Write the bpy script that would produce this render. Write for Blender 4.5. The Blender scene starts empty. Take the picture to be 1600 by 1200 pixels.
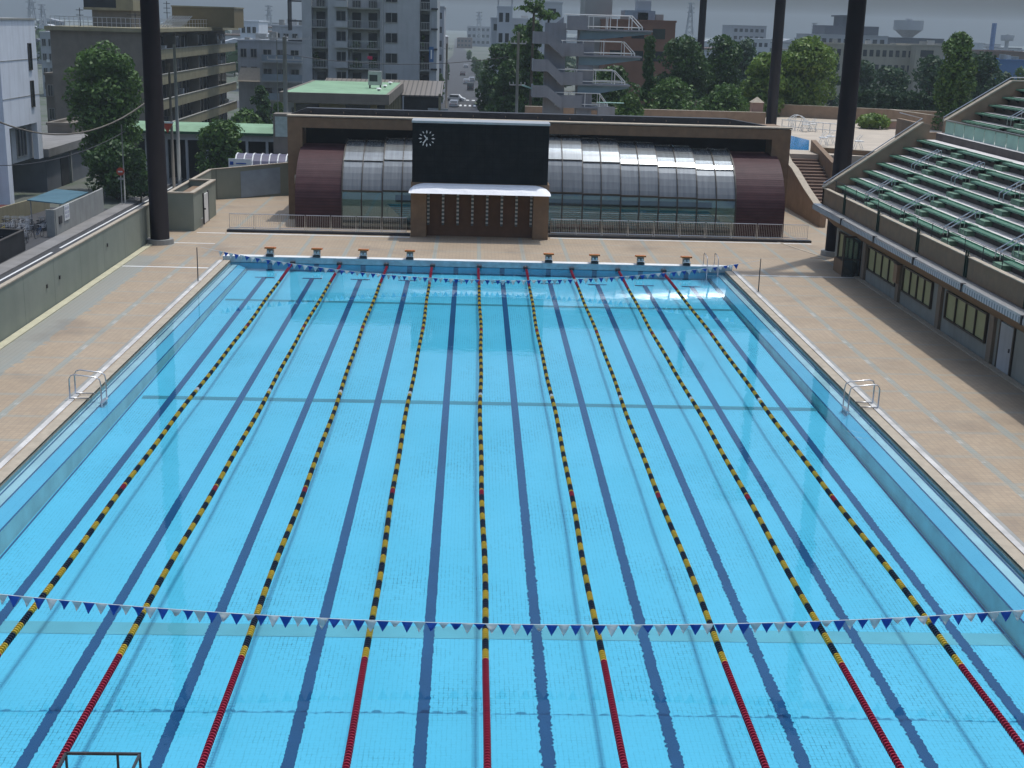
import bpy, math, random
import numpy as np
from mathutils import Vector, Matrix
random.seed(7); rng = np.random.default_rng(7)
scene = bpy.context.scene
COL = scene.collection
rad = math.radians
PI = math.pi
HAZE = .00027

# ---------------------------------------------------------------- camera
CAM = np.array([-0.4395, -19.4676, 12.771]); FPX = 2033.6
yaw, pitch, roll = 0.03444, 0.27024, 0.02834
_f = np.array([math.sin(yaw)*math.cos(pitch), math.cos(yaw)*math.cos(pitch), -math.sin(pitch)])
_r0 = np.array([math.cos(yaw), -math.sin(yaw), 0.0]); _u0 = np.cross(_r0, _f)
_r = math.cos(roll)*_r0+math.sin(roll)*_u0; _u = -math.sin(roll)*_r0+math.cos(roll)*_u0
cam = bpy.data.cameras.new("camera"); camo = bpy.data.objects.new("camera", cam); COL.objects.link(camo)
camo.matrix_world = Matrix(((_r[0], _u[0], -_f[0], CAM[0]), (_r[1], _u[1], -_f[1], CAM[1]), (_r[2], _u[2], -_f[2], CAM[2]), (0, 0, 0, 1)))
cam.sensor_width = 36; cam.lens = FPX/1600*36; cam.clip_start = .1; cam.clip_end = 6000
scene.camera = camo
def P(x, y, Z=None, Y=None, X=None):      # site survey: photo measurement -> place at a known height or distance
    d = _f+_r*(x-800)/FPX+_u*(600-y)/FPX
    t = (Z-CAM[2])/d[2] if Z is not None else (Y-CAM[1])/d[1] if Y is not None else (X-CAM[0])/d[0]
    return CAM+d*t

# ---------------------------------------------------------------- light
SUN = Vector((.19, .21, 1)).normalized()
w = bpy.data.worlds.new("World"); scene.world = w; w.use_nodes = True
nt = w.node_tree; nt.nodes.clear()
sky = nt.nodes.new("ShaderNodeTexSky"); sky.sky_type = 'NISHITA'; sky.sun_disc = False
sky.sun_elevation = math.asin(SUN.z); sky.sun_rotation = math.atan2(SUN.x, SUN.y)
sky.dust_density = 6; sky.air_density = 1.6; sky.ozone_density = 4
hs = nt.nodes.new("ShaderNodeHueSaturation"); hs.inputs['Saturation'].default_value = .75; hs.inputs['Value'].default_value = 1.0
bg = nt.nodes.new("ShaderNodeBackground"); bg.inputs[1].default_value = .125
out = nt.nodes.new("ShaderNodeOutputWorld")
nt.links.new(sky.outputs[0], hs.inputs['Color']); tn = nt.nodes.new('ShaderNodeMix'); tn.data_type = 'RGBA'; tn.blend_type = 'MULTIPLY'; tn.inputs[0].default_value = 1; tn.inputs[7].default_value = (.87, 1.0, 1.18, 1); nt.links.new(hs.outputs[0], tn.inputs[6]); nt.links.new(tn.outputs[2], bg.inputs[0]); nt.links.new(bg.outputs[0], out.inputs[0])
sl = bpy.data.lights.new("sun", 'SUN'); sl.energy = 2.5; sl.angle = rad(1.0); sl.color = (1, .965, .9)
so = bpy.data.objects.new("sun", sl); so.rotation_euler = SUN.to_track_quat('Z', 'Y').to_euler(); so.location = (0, 0, 60); COL.objects.link(so)
scene.view_settings.view_transform = 'Standard'; scene.view_settings.look = 'None'
scene.view_settings.exposure = -0.13; scene.view_settings.gamma = 1
scene.cycles.max_bounces = 8; scene.cycles.transparent_max_bounces = 16; scene.cycles.volume_bounces = 0
scene.cycles.caustics_reflective = False; scene.cycles.caustics_refractive = False

# ---------------------------------------------------------------- materials
class NG:
    def __init__(s, name):
        s.m = bpy.data.materials.new(name); s.m.use_nodes = True
        s.t = s.m.node_tree; s.b = s.t.nodes['Principled BSDF']; s.o = s.t.nodes['Material Output']
        s.pos = None
    def n(s, typ, **kw):
        q = s.t.nodes.new(typ)
        for k, v in kw.items(): setattr(q, k, v)
        return q
    def l(s, a, b): s.t.links.new(a, b)
    def setv(s, sock, v):
        if isinstance(v, (int, float, tuple)):
            sock.default_value = (v if not isinstance(v, tuple) or len(v) != 3 or len(sock.default_value) == 3 else (*v, 1))
        else: s.l(v, sock)
    def position(s):
        if s.pos is None: s.pos = s.n('ShaderNodeNewGeometry').outputs['Position']
        return s.pos
    def xyz(s):
        q = s.n('ShaderNodeSeparateXYZ'); s.l(s.position(), q.inputs[0]); return q.outputs
    def math(s, op, a, b=0.0, c=0.0):
        q = s.n('ShaderNodeMath', operation=op)
        for i, v in enumerate((a, b, c)): s.setv(q.inputs[i], v)
        return q.outputs[0]
    def band(s, x, c, w): return s.math('COMPARE', x, c, w)
    def mix(s, f, a, b):
        q = s.n('ShaderNodeMix', data_type='RGBA'); s.setv(q.inputs[0], f)
        s.setv(q.inputs[6], (*a, 1) if isinstance(a, tuple) and len(a) == 3 else a); s.setv(q.inputs[7], (*b, 1) if isinstance(b, tuple) and len(b) == 3 else b)
        return q.outputs[2]
    def noise(s, scale, detail=3, stretch=None, rough=.55):
        q = s.n('ShaderNodeTexNoise'); q.inputs['Scale'].default_value = scale; q.inputs['Detail'].default_value = detail; q.inputs['Roughness'].default_value = rough
        if stretch:
            m = s.n('ShaderNodeMapping'); m.inputs['Scale'].default_value = stretch; s.l(s.position(), m.inputs[0]); s.l(m.outputs[0], q.inputs[0])
        else: s.l(s.position(), q.inputs[0])
        return q.outputs[0]
    def ramp(s, f, lo, hi):
        q = s.n('ShaderNodeMapRange'); s.l(f, q.inputs[0]); q.inputs[1].default_value = lo; q.inputs[2].default_value = hi; return q.outputs[0]
    def bump(s, h, strength=.3, dist=.02):
        q = s.n('ShaderNodeBump'); q.inputs['Strength'].default_value = strength; q.inputs['Distance'].default_value = dist; s.l(h, q.inputs['Height']); s.l(q.outputs[0], s.b.inputs['Normal'])
def mat(name, c, rough=.7, var=.22, scale=1.2, metal=0.0, streak=0.0, spec=.4, dirt=(.12, .10, .08)):
    g = NG(name); b = g.b
    c1 = tuple(v*(1-var) for v in c); c2 = tuple(min(1, v*(1+var*.7)) for v in c)
    col = g.mix(g.ramp(g.noise(scale, 5), .3, .7), c1, c2)
    if streak: col = g.mix(g.math('MULTIPLY', g.ramp(g.noise(1, 4, stretch=(2.2, 2.2, .18)), .48, .8), streak), col, dirt)
    g.l(col, b.inputs['Base Color']); b.inputs['Roughness'].default_value = rough; b.inputs['Metallic'].default_value = metal
    b.inputs['Specular IOR Level'].default_value = spec
    return g.m
M = {}
def defmats():
    M['conc'] = mat('concrete', (.30, .30, .28), .85, .15, .8, streak=.35)
    M['conc_green'] = None
    M['white'] = mat('white_paint', (.74, .74, .72), .5, .08, 2)
    M['coping'] = mat('tan_coping', (.40, .34, .26), .8, .15, 3)
    M['steel'] = mat('stainless_steel', (.62, .62, .62), .28, .08, 3, metal=1)
    M['alu'] = mat('grey_aluminium', (.5, .5, .5), .4, .1, 3, metal=.7)
    M['dark'] = mat('dark_metal', (.035, .035, .04), .5, .3, 3)
    M['black'] = mat('matt_black', (.012, .014, .016), .6, .3, 2)
    M['orange'] = mat('orange_plastic', (.62, .16, .03), .5, .12, 4)
    M['navy'] = mat('navy_panel', (.01, .05, .16), .4, .2, 3)
    M['yel'] = mat('yellow_plastic', (.62, .40, .03), .45, .15, 5)
    M['blk'] = mat('black_plastic', (.012, .018, .04), .4, .3, 5)
    M['red'] = mat('red_plastic', (.36, .008, .035), .45, .18, 5)
    M['wht'] = mat('white_plastic', (.7, .7, .7), .45, .1, 5)
    M['pblue'] = mat('blue_cloth', (.03, .10, .42), .8, .25, 2)
    M['pwhite'] = mat('white_cloth', (.70, .68, .68), .8, .15, 3)
    M['brick'] = mat('brown_tile_wall', (.21, .135, .08), .75, .15, 2, streak=.25)
    M['brick2'] = mat('tan_wall', (.31, .215, .145), .8, .15, 1.5, streak=.2)
    M['maroon'] = None
    M['mast'] = mat('mast_brown_paint', (.010, .007, .008), .7, .2, 1.2, spec=.12)
    M['asphalt'] = mat('asphalt', (.055, .055, .058), .9, .2, .6)
    M['pave'] = mat('pavement', (.22, .21, .20), .9, .18, .7)
    M['glassd'] = mat('dark_window_glass', (.03, .035, .04), .08, .3, .5, spec=.8)
    M['frame'] = mat('bronze_frame', (.06, .05, .04), .5, .2, 2)
    M['trunk'] = mat('bark', (.09, .07, .05), .9, .25, 2)
    M['wgreen'] = mat('painted_green_roof', (.22, .36, .22), .7, .2, .5)
    M['greybld'] = mat('grey_plaster', (.40, .42, .44), .85, .1, .6, streak=.3)
    M['whitebld'] = mat('white_plaster', (.70, .73, .78), .8, .06, .6, streak=.2)
    M['khaki'] = mat('khaki_concrete', (.27, .24, .15), .85, .15, .8, streak=.35)
    M['khakid'] = mat('dark_khaki_concrete', (.19, .165, .135), .85, .15, .8, streak=.3)
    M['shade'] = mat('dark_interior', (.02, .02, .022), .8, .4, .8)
    M['bluegrey'] = mat('blue_grey_metal', (.24, .30, .36), .4, .15, 1)
defmats()

def mk_cloth(name, c):
    g = NG(name); cc = g.mix(g.ramp(g.noise(3, 3), .3, .7), tuple(v*.85 for v in c), c); g.l(cc, g.b.inputs['Base Color']); g.b.inputs['Roughness'].default_value = .8
    tl = g.n('ShaderNodeBsdfTranslucent'); g.l(cc, tl.inputs[0]); mx = g.n('ShaderNodeMixShader'); mx.inputs[0].default_value = .5
    g.l(g.b.outputs[0], mx.inputs[1]); g.l(tl.outputs[0], mx.inputs[2]); g.l(mx.outputs[0], g.o.inputs[0]); return g.m
M['pblue'] = mk_cloth('blue_cloth', (.05, .16, .60)); M['pwhite'] = mk_cloth('white_cloth', (.88, .86, .86))
def mk_wall():
    g = NG('green_grey_wall'); x, y, z = g.xyz()
    c = g.mix(g.ramp(g.noise(.5, 5), .3, .7), (.20, .225, .185), (.25, .27, .225))
    c = g.mix(g.math('MULTIPLY', g.ramp(g.noise(1, 4, stretch=(1.2, 1.2, .1)), .5, .8), .35), c, (.15, .16, .14))
    j = g.band(g.math('FRACT', g.math('MULTIPLY', y, 1/4.0)), .5, .006)
    c = g.mix(g.math('MULTIPLY', j, .6), c, (.08, .09, .08))
    g.l(c, g.b.inputs['Base Color']); g.b.inputs['Roughness'].default_value = .85
    return g.m
M['conc_green'] = mk_wall()
def mk_maroon():
    g = NG('maroon_cladding'); x, y, z = g.xyz()
    a = g.math('ADD', g.math('MULTIPLY', z, 5.0), g.math('MULTIPLY', y, 4.0))
    j = g.band(g.math('FRACT', a), .5, .09)
    c = g.mix(g.ramp(g.noise(1.2, 4), .3, .7), (.055, .021, .025), (.078, .032, .036))
    c = g.mix(g.math('MULTIPLY', j, .65), c, (.015, .008, .009))
    g.l(c, g.b.inputs['Base Color']); g.b.inputs['Roughness'].default_value = .6; g.b.inputs['Specular IOR Level'].default_value = .25
    g.bump(j, .4, -.02)
    return g.m
M['maroon'] = mk_maroon()

def mk_deck():
    g = NG('deck_tiles'); x, y, z = g.xyz()
    ax = g.math('ABSOLUTE', x)
    c = g.mix(g.ramp(g.noise(.35, 6), .3, .7), (.345, .262, .178), (.41, .318, .222))
    # small tile colour scatter
    v = g.n('ShaderNodeTexVoronoi'); v.feature = 'F1'; v.distance = 'CHEBYCHEV'; v.inputs['Scale'].default_value = 5.0; v.inputs['Randomness'].default_value = 0
    g.l(g.position(), v.inputs[0]); wn = g.n('ShaderNodeTexWhiteNoise'); g.l(v.outputs['Position'], wn.inputs[0])
    c = g.mix(g.math('MULTIPLY', wn.outputs[0], .30), c, (.25, .19, .145))
    # weathered grey blotches, stretched across the deck
    c = g.mix(g.math('MULTIPLY', g.ramp(g.noise(1, 5, stretch=(.35, 1.3, 1)), .50, .75), .45), c, (.30, .26, .20))
    side = g.math('GREATER_THAN', ax, 14.05)
    near = g.math('LESS_THAN', y, 50.9)
    sd = g.math('MULTIPLY', side, near)
    grey = (.27, .29, .26)
    wob = g.math('MULTIPLY', g.math('SUBTRACT', g.noise(6, 2), .5), .10)
    axw = g.math('ADD', ax, wob); yw = g.math('ADD', y, wob); xw = g.math('ADD', x, wob)
    l1 = g.math('ADD', g.band(axw, 15.55, .13), g.band(axw, 17.45, .16))
    lat = g.band(g.math('FRACT', g.math('MULTIPLY', yw, 1/2.5)), .5, .05)
    s1 = g.math('MULTIPLY', sd, g.math('MAXIMUM', g.math('MINIMUM', l1, 1.0), g.math('MULTIPLY', lat, .55)))
    far = g.math('GREATER_THAN', y, 50.9)
    lon = g.band(g.math('FRACT', g.math('MULTIPLY', g.math('ADD', xw, 1.25), 1/2.5)), .5, .045)
    lat2 = g.band(g.math('FRACT', g.math('MULTIPLY', yw, 1/3.3)), .5, .035)
    s2 = g.math('MULTIPLY', far, g.math('MAXIMUM', lon, g.math('MULTIPLY', lat2, .5)))
    br = g.ramp(g.noise(1.1, 3), .3, .6)
    f = g.math('MULTIPLY', g.math('MAXIMUM', s1, s2), g.math('MULTIPLY_ADD', br, .4, .5))
    c = g.mix(f, c, grey)
    # white dashes on the longitudinal joint
    wd = g.math('MULTIPLY', g.math('MULTIPLY', g.band(ax, 15.5, .07), sd), g.ramp(g.noise(1, 3, stretch=(.2, .9, 1)), .56, .6))
    c = g.mix(g.math('MULTIPLY', wd, .45), c, (.5, .48, .45))
    # grey comb beside the left wall
    wl = g.math('MULTIPLY', g.math('LESS_THAN', x, g.math('SUBTRACT', g.math('MULTIPLY', g.noise(1, 2, stretch=(.1, 2.2, 1)), 1.2), 17.9)), near)
    c = g.mix(g.math('MULTIPLY', wl, .85), c, (.26, .27, .245))
    # tile joints
    jx = g.band(g.math('FRACT', g.math('MULTIPLY', x, 5.0)), .5, .06); jy = g.band(g.math('FRACT', g.math('MULTIPLY', y, 5.0)), .5, .06)
    c = g.mix(g.math('MULTIPLY', g.math('MAXIMUM', jx, jy), .33), c, (.16, .15, .13))
    # damp dark stains
    st = g.ramp(g.noise(.25, 6), .56, .70)
    c = g.mix(g.math('MULTIPLY', st, .38), c, (.15, .12, .10))
    g.l(c, g.b.inputs['Base Color']); g.b.inputs['Roughness'].default_value = .75; g.b.inputs['Specular IOR Level'].default_value = .35
    return g.m
M['deck'] = mk_deck()

def mk_poolfloor(name, a, b, grid=.1, gw=.07, gs=.5):
    g = NG(name); x, y, z = g.xyz()
    wob = g.math('MULTIPLY', g.math('SUBTRACT', g.noise(5, 2), .5), .05)
    c = g.mix(g.ramp(g.noise(.25, 3), .3, .7), a, b)
    jx = g.band(g.math('FRACT', g.math('MULTIPLY', g.math('ADD', x, wob), 1/grid)), .5, gw)
    jy = g.band(g.math('FRACT', g.math('MULTIPLY', g.math('ADD', y, wob), 1/grid/1.0)), .5, gw*.6)
    br = g.math('MULTIPLY', g.ramp(g.noise(7, 3), .35, .65), gs)
    br2 = g.math('MULTIPLY', g.ramp(g.noise(.35, 3), .35, .65), br)
    c = g.mix(g.math('MULTIPLY', g.math('MAXIMUM', jx, jy), g.math('MAXIMUM', br2, g.math('MULTIPLY', br, .3))), c, (.02, .16, .25))
    g.l(c, g.b.inputs['Base Color']); g.b.inputs['Roughness'].default_value = .7; g.b.inputs['Specular IOR Level'].default_value = .1
    return g.m
M['floor'] = mk_poolfloor('pool_floor_tiles', (.11, .51, .70), (.14, .545, .74), .1, .10, .85)
M['wallb'] = mk_poolfloor('pool_wall_blue', (.10, .42, .62), (.15, .50, .68), .2, .05, .3)
M['ledge'] = mat('ledge_tiles', (.42, .56, .60), .7, .15, .7)
M['ledge2'] = mat('submerged_green_wall', (.44, .66, .65), .7, .2, .9)
def mk_line(name, c):
    g = NG(name)
    cc = g.mix(g.ramp(g.noise(.5, 3), .3, .7), c, tuple(v*1.25 for v in c))
    g.l(cc, g.b.inputs['Base Color']); g.b.inputs['Roughness'].default_value = .7; g.b.inputs['Specular IOR Level'].default_value = .1
    return g.m
M['line'] = mk_line('navy_lane_tiles', (.014, .066, .16)); M['cross'] = mk_line('teal_band_tiles', (.05, .21, .27)); M['cross2'] = mk_line('pale_teal_band', (.13, .37, .44))

def mk_water(name='pool_water', tint=(.82, .96, .995), bumps=(1.1, .006)):
    g = NG(name); g.t.nodes.remove(g.b)
    tr = g.n('ShaderNodeBsdfTransparent'); tr.inputs[0].default_value = (*tint, 1)
    gl = g.n('ShaderNodeBsdfGlossy'); gl.inputs['Roughness'].default_value = .03; gl.inputs[0].default_value = (.9, .95, 1, 1)
    fr = g.n('ShaderNodeFresnel'); fr.inputs[0].default_value = 1.33
    bp = g.n('ShaderNodeBump'); bp.inputs['Strength'].default_value = .55; bp.inputs['Distance'].default_value = bumps[1]
    a = g.noise(bumps[0], 3); b = g.noise(7.0, 2)
    h = g.math('ADD', a, g.math('MULTIPLY', b, .12))
    g.l(h, bp.inputs['Height']); g.l(bp.outputs[0], gl.inputs['Normal']); g.l(bp.outputs[0], fr.inputs['Normal'])
    mx = g.n('ShaderNodeMixShader'); g.l(fr.outputs[0], mx.inputs[0]); g.l(tr.outputs[0], mx.inputs[1]); g.l(gl.outputs[0], mx.inputs[2])
    g.l(mx.outputs[0], g.o.inputs[0]); return g.m
M['water'] = mk_water()
def mk_glass(name, tint, rough, haze, milky, base=.06):
    g = NG(name); g.t.nodes.remove(g.b); x, y, z = g.xyz()
    tr = g.n('ShaderNodeBsdfTransparent'); tr.inputs[0].default_value = (*tint, 1)
    df = g.n('ShaderNodeBsdfDiffuse'); st = g.ramp(g.noise(1, 4, stretch=(5, .4, .35)), .35, .7)
    g.l(g.mix(st, tuple(v*.7 for v in haze), haze), df.inputs[0])
    gl = g.n('ShaderNodeBsdfGlossy'); gl.inputs['Roughness'].default_value = rough; gl.inputs[0].default_value = (.85, .9, .95, 1)
    fr = g.n('ShaderNodeFresnel'); fr.inputs[0].default_value = 1.5
    m1 = g.n('ShaderNodeMixShader'); m1.inputs[0].default_value = milky; g.l(tr.outputs[0], m1.inputs[1]); g.l(df.outputs[0], m1.inputs[2])
    m2 = g.n('ShaderNodeMixShader'); g.l(g.math('ADD', fr.outputs[0], base), m2.inputs[0]); g.l(m1.outputs[0], m2.inputs[1]); g.l(gl.outputs[0], m2.inputs[2])
    g.l(m2.outputs[0], g.o.inputs[0]); return g.m
M['glassup'] = mk_glass('hazy_polycarbonate', (.50, .54, .56), .19, (.38, .39, .38), .55, .05)
M['glasslo'] = mk_glass('clear_glass_wall', (.58, .70, .73), .04, (.3, .34, .36), .04, .07)
M['pvc'] = mk_glass('milky_roof_sheet', (.4, .4, .45), .3, (.2, .2, .26), .8)

def mk_leaf(name, c1, c2):
    g = NG(name)
    rp = g.n('ShaderNodeNewGeometry').outputs['Random Per Island']
    c = g.mix(rp, c1, c2)
    c = g.mix(g.ramp(g.noise(.5, 3), .35, .65), g.mix(.35, c, (.01, .025, .01)), c)
    g.l(c, g.b.inputs['Base Color']); g.b.inputs['Roughness'].default_value = .55; g.b.inputs['Specular IOR Level'].default_value = .35
    g.b.inputs['Subsurface Weight'].default_value = 0
    tl = g.n('ShaderNodeBsdfTranslucent'); g.l(c, tl.inputs[0]); mx = g.n('ShaderNodeMixShader'); mx.inputs[0].default_value = .25
    g.l(g.b.outputs[0], mx.inputs[1]); g.l(tl.outputs[0], mx.inputs[2]); g.l(mx.outputs[0], g.o.inputs[0])
    return g.m
M['leafd'] = mk_leaf('dark_foliage', (.032, .08, .018), (.075, .15, .03))
M['leafm'] = mk_leaf('mid_foliage', (.055, .12, .022), (.12, .22, .04))
M['leafl'] = mk_leaf('light_foliage', (.10, .19, .028), (.24, .34, .06))
M['leafb'] = mk_leaf('bluish_foliage', (.028, .07, .028), (.06, .12, .04))

# ---------------------------------------------------------------- mesh helpers
class MB:
    def __init__(s): s.v = []; s.f = []; s.mi = []
    def add(s, vs, fs, m=0):
        b = len(s.v); s.v += [tuple(map(float, q)) for q in vs]; s.f += [tuple(b+i for i in q) for q in fs]; s.mi += [m]*len(fs); return s
    def box(s, x0, x1, y0, y1, z0, z1, m=0):
        if x0 > x1: x0, x1 = x1, x0
        if y0 > y1: y0, y1 = y1, y0
        vs = [(x0, y0, z0), (x1, y0, z0), (x1, y1, z0), (x0, y1, z0), (x0, y0, z1), (x1, y0, z1), (x1, y1, z1), (x0, y1, z1)]
        return s.add(vs, [(0, 3, 2, 1), (4, 5, 6, 7), (0, 1, 5, 4), (1, 2, 6, 5), (2, 3, 7, 6), (3, 0, 4, 7)], m)
    def prism(s, pts, z0, z1, m=0):
        n = len(pts); a = sum(pts[i][0]*pts[(i+1) % n][1]-pts[(i+1) % n][0]*pts[i][1] for i in range(n))
        if a < 0: pts = pts[::-1]
        vs = [(p[0], p[1], z0) for p in pts]+[(p[0], p[1], z1) for p in pts]
        return s.add(vs, [tuple(range(n))[::-1], tuple(range(n, 2*n))]+[(i, (i+1) % n, n+(i+1) % n, n+i) for i in range(n)], m)
    def extr(s, prof, axis, a, b, m=0):          # prof: closed list of (u,v); axis 'y': (x,z) extruded in y ; axis 'x': (y,z) extruded in x
        n = len(prof)
        mk = (lambda p, t: (p[0], t, p[1])) if axis == 'y' else (lambda p, t: (t, p[0], p[1]))
        vs = [mk(p, a) for p in prof]+[mk(p, b) for p in prof]
        return s.add(vs, [tuple(range(n)), tuple(range(n, 2*n))[::-1]]+[(i, n+i, n+(i+1) % n, (i+1) % n) for i in range(n)], m)
    def quad(s, a, b, c, d, m=0): return s.add([a, b, c, d], [(0, 1, 2, 3)], m)
    def tube(s, pts, r, n=6, m=0, cap=True):
        pts = [Vector(p) for p in pts]; rs = r if isinstance(r, (list, tuple)) else [r]*len(pts)
        vs = []; up = Vector((0, 0, 1))
        for i, p in enumerate(pts):
            d = (pts[min(i+1, len(pts)-1)]-pts[max(i-1, 0)]).normalized()
            a = d.cross(up if abs(d.z) < .95 else Vector((1, 0, 0))).normalized(); b = d.cross(a)
            if i and a.dot(pa) < 0: a, b = -a, -b
            pa = a
            for k in range(n):
                t = 2*PI*k/n; vs.append(p+(a*math.cos(t)+b*math.sin(t))*rs[i])
        fs = [(i*n+k, i*n+(k+1) % n, (i+1)*n+(k+1) % n, (i+1)*n+k) for i in range(len(pts)-1) for k in range(n)]
        if cap: fs += [tuple(range(n)), tuple(range((len(pts)-1)*n, len(pts)*n))[::-1]]
        return s.add(vs, fs, m)
    def cyl(s, x, y, z0, z1, r, r1=None, n=16, m=0): return s.tube([(x, y, z0), (x, y, z1)], [r, r if r1 is None else r1], n, m)
    def beam(s, a, b, w, h, m=0):               # rectangular bar between two points
        a = Vector(a); b = Vector(b); d = (b-a).normalized(); q = d.cross(Vector((0, 0, 1)) if abs(d.z) < .98 else Vector((1, 0, 0))).normalized(); p = q.cross(d)
        vs = [e+q*sx*w/2+p*sz*h/2 for e in (a, b) for sx, sz in ((-1, -1), (1, -1), (1, 1), (-1, 1))]
        return s.add(vs, [(0, 1, 2, 3), (7, 6, 5, 4), (0, 4, 5, 1), (1, 5, 6, 2), (2, 6, 7, 3), (3, 7, 4, 0)], m)
    def build(s, name, mats, parent=None, label=None, smooth=False, **tags):
        me = bpy.data.meshes.new(name)
        off = Vector((0, 0, 0)); p = parent
        while p is not None: off += p.location; p = p.parent
        me.from_pydata([(v[0]-off.x, v[1]-off.y, v[2]-off.z) for v in s.v], [], s.f)
        if not isinstance(mats, (list, tuple)): mats = [mats]
        for q in mats: me.materials.append(q)
        me.polygons.foreach_set('material_index', s.mi)
        if smooth: me.polygons.foreach_set('use_smooth', [True]*len(s.f))
        me.update(); o = bpy.data.objects.new(name, me); COL.objects.link(o)
        if parent: o.parent = parent
        tag(o, label, **tags); return o
def tag(o, label=None, cat=None, group=None, kind=None):
    if label: o['label'] = label
    if cat: o['category'] = cat
    if group: o['group'] = group
    if kind: o['kind'] = kind
    return o
def thing(name, label, cat, loc=(0, 0, 0), group=None):
    o = bpy.data.objects.new(name, None); COL.objects.link(o); o.location = loc; o.empty_display_size = .2
    return tag(o, label, cat, group)
def copy_tree(o, parent=None):
    c = o.copy(); COL.objects.link(c); c.parent = parent
    for ch in list(KIDS.get(o.name, [])): copy_tree(ch, c)
    return c
KIDS = {}
def kids_index():
    KIDS.clear()
    for o in COL.objects:
        if o.parent: KIDS.setdefault(o.parent.name, []).append(o)
def dup(root, loc, label=None, group=None, rotz=None):
    if root.name not in KIDS: kids_index()
    c = copy_tree(root); c.location = loc
    if rotz is not None: c.rotation_euler = (0, 0, rotz)
    if label: c['label'] = label
    if group: c['group'] = group
    return c
def window(parent, plane, a0, a1, z0, z1, at, fr='frame', gl='glassd', mull=1, name='window', depth=.12, sub=True):
    """window in a facade: plane 'y' faces -Y at y=at (spans x a0..a1), 'x' faces +X or -X (spans y)"""
    f = MB(); t = .07
    def B(m, u0, u1, w0, w1, d0, d1):
        if plane == 'y': m.box(u0, u1, at-d1, at-d0, w0, w1)
        elif plane == 'x+': m.box(at+d0, at+d1, u0, u1, w0, w1)
        else: m.box(at-d1, at-d0, u0, u1, w0, w1)
    B(f, a0, a1, z0-t, z0, .0, depth); B(f, a0, a1, z1, z1+t, .0, depth); B(f, a0-t, a0, z0-t, z1+t, 0, depth); B(f, a1, a1+t, z0-t, z1+t, 0, depth)
    for k in range(1, mull+1):
        u = a0+(a1-a0)*k/(mull+1); B(f, u-.03, u+.03, z0, z1, .03, depth-.01)
    o = f.build(name, M[fr], parent)
    g = MB(); B(g, a0, a1, z0, z1, .002, .03); g.build('pane', M[gl], o if sub else parent)
    return o

# ---------------------------------------------------------------- foliage
def leaf_mesh(name, pts, nrm, size, material, parent):
    n = len(pts); s = size*1.25*(.6+.8*rng.random(n))[:, None]
    nrm = nrm+rng.normal(0, .65, (n, 3)); nrm /= np.linalg.norm(nrm, axis=1)[:, None]
    t = np.cross(nrm, rng.normal(0, 1, (n, 3))); t /= np.linalg.norm(t, axis=1)[:, None]+1e-9
    b = np.cross(nrm, t)
    v = np.empty((n, 4, 3)); v[:, 0] = pts-t*s; v[:, 1] = pts+b*s*.55; v[:, 2] = pts+t*s; v[:, 3] = pts-b*s*.55
    off = np.array(parent.location)
    v = (v-off).reshape(-1, 3)
    me = bpy.data.meshes.new(name); me.vertices.add(4*n); me.vertices.foreach_set('co', v.ravel())
    me.loops.add(4*n); me.loops.foreach_set('vertex_index', np.arange(4*n)); me.polygons.add(n); me.polygons.foreach_set('loop_start', np.arange(n)*4); me.polygons.foreach_set('loop_total', np.full(n, 4))
    me.materials.append(material); me.update(); me.validate()
    o = bpy.data.objects.new(name, me); COL.objects.link(o); o.parent = parent; return o
def tree(name, label, x, y, z0, h, wd, leaf='leafm', shape='round', n=3500, size=.28, cat='tree', group=None, bare=.12, clumps=None, trunk=True):
    t = thing(name, label, cat, (x, y, z0), group)
    r = wd/2; K = clumps or int(40+h*2)
    cs = []; zc0 = z0+h*bare
    for k in range(K):
        u = rng.random(); ang = rng.random()*2*PI
        if shape == 'round': pr_ = math.sqrt(max(.05, 1-(abs(u-.44)/.59)**3.0))
        elif shape == 'column': pr_ = (.82+.18*math.sin(u*3.4)) if u < .90 else max(.5, (1-u)/.10)
        elif shape == 'cone': pr_ = max(.08, (1-u)**.8)
        elif shape == 'dome': pr_ = math.sqrt(max(.04, 1-u*u))
        else: pr_ = 1
        rc = r*(.36 if shape != 'column' else .42)*(.7+.6*rng.random())
        rr = max(0, r*pr_-rc*.75)*(rng.random()**(.45 if shape != 'column' else .3))
        cs.append((x+rr*math.cos(ang), y+rr*math.sin(ang), zc0+rc*.6+u*(h*(1-bare)-rc*1.5), rc))
    cs = np.array(cs); wts = cs[:, 3]**2; wts /= wts.sum()
    idx = rng.choice(K, n, p=wts); d = rng.normal(0, 1, (n, 3)); d[:, 2] += .25; d /= np.linalg.norm(d, axis=1)[:, None]
    rad_ = cs[idx, 3]*(.72+.33*rng.random(n)); pts = cs[idx, :3]+d*rad_[:, None]*np.array([1, 1, .85])
    leaf_mesh('crown', pts, d, size, M[leaf], t)
    if trunk:
        m = MB(); tr = max(.09, h*.018); top = z0+h*.8
        m.tube([(x, y, z0), (x+.1*r, y, z0+h*.35), (x, y+.05*r, top)], [tr, tr*.75, tr*.2], 8)
        for k in range(7):
            c = cs[rng.integers(K)]; zz = z0+h*(.25+.07*k)
            if c[2] > zz: m.tube([(x, y, zz), ((x+c[0])/2, (y+c[1])/2, (zz+c[2])/2+.2), tuple(c[:3])], [tr*.45, tr*.3, tr*.1], 5)
        m.build('trunk', M['trunk'], t)
    return t
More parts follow.
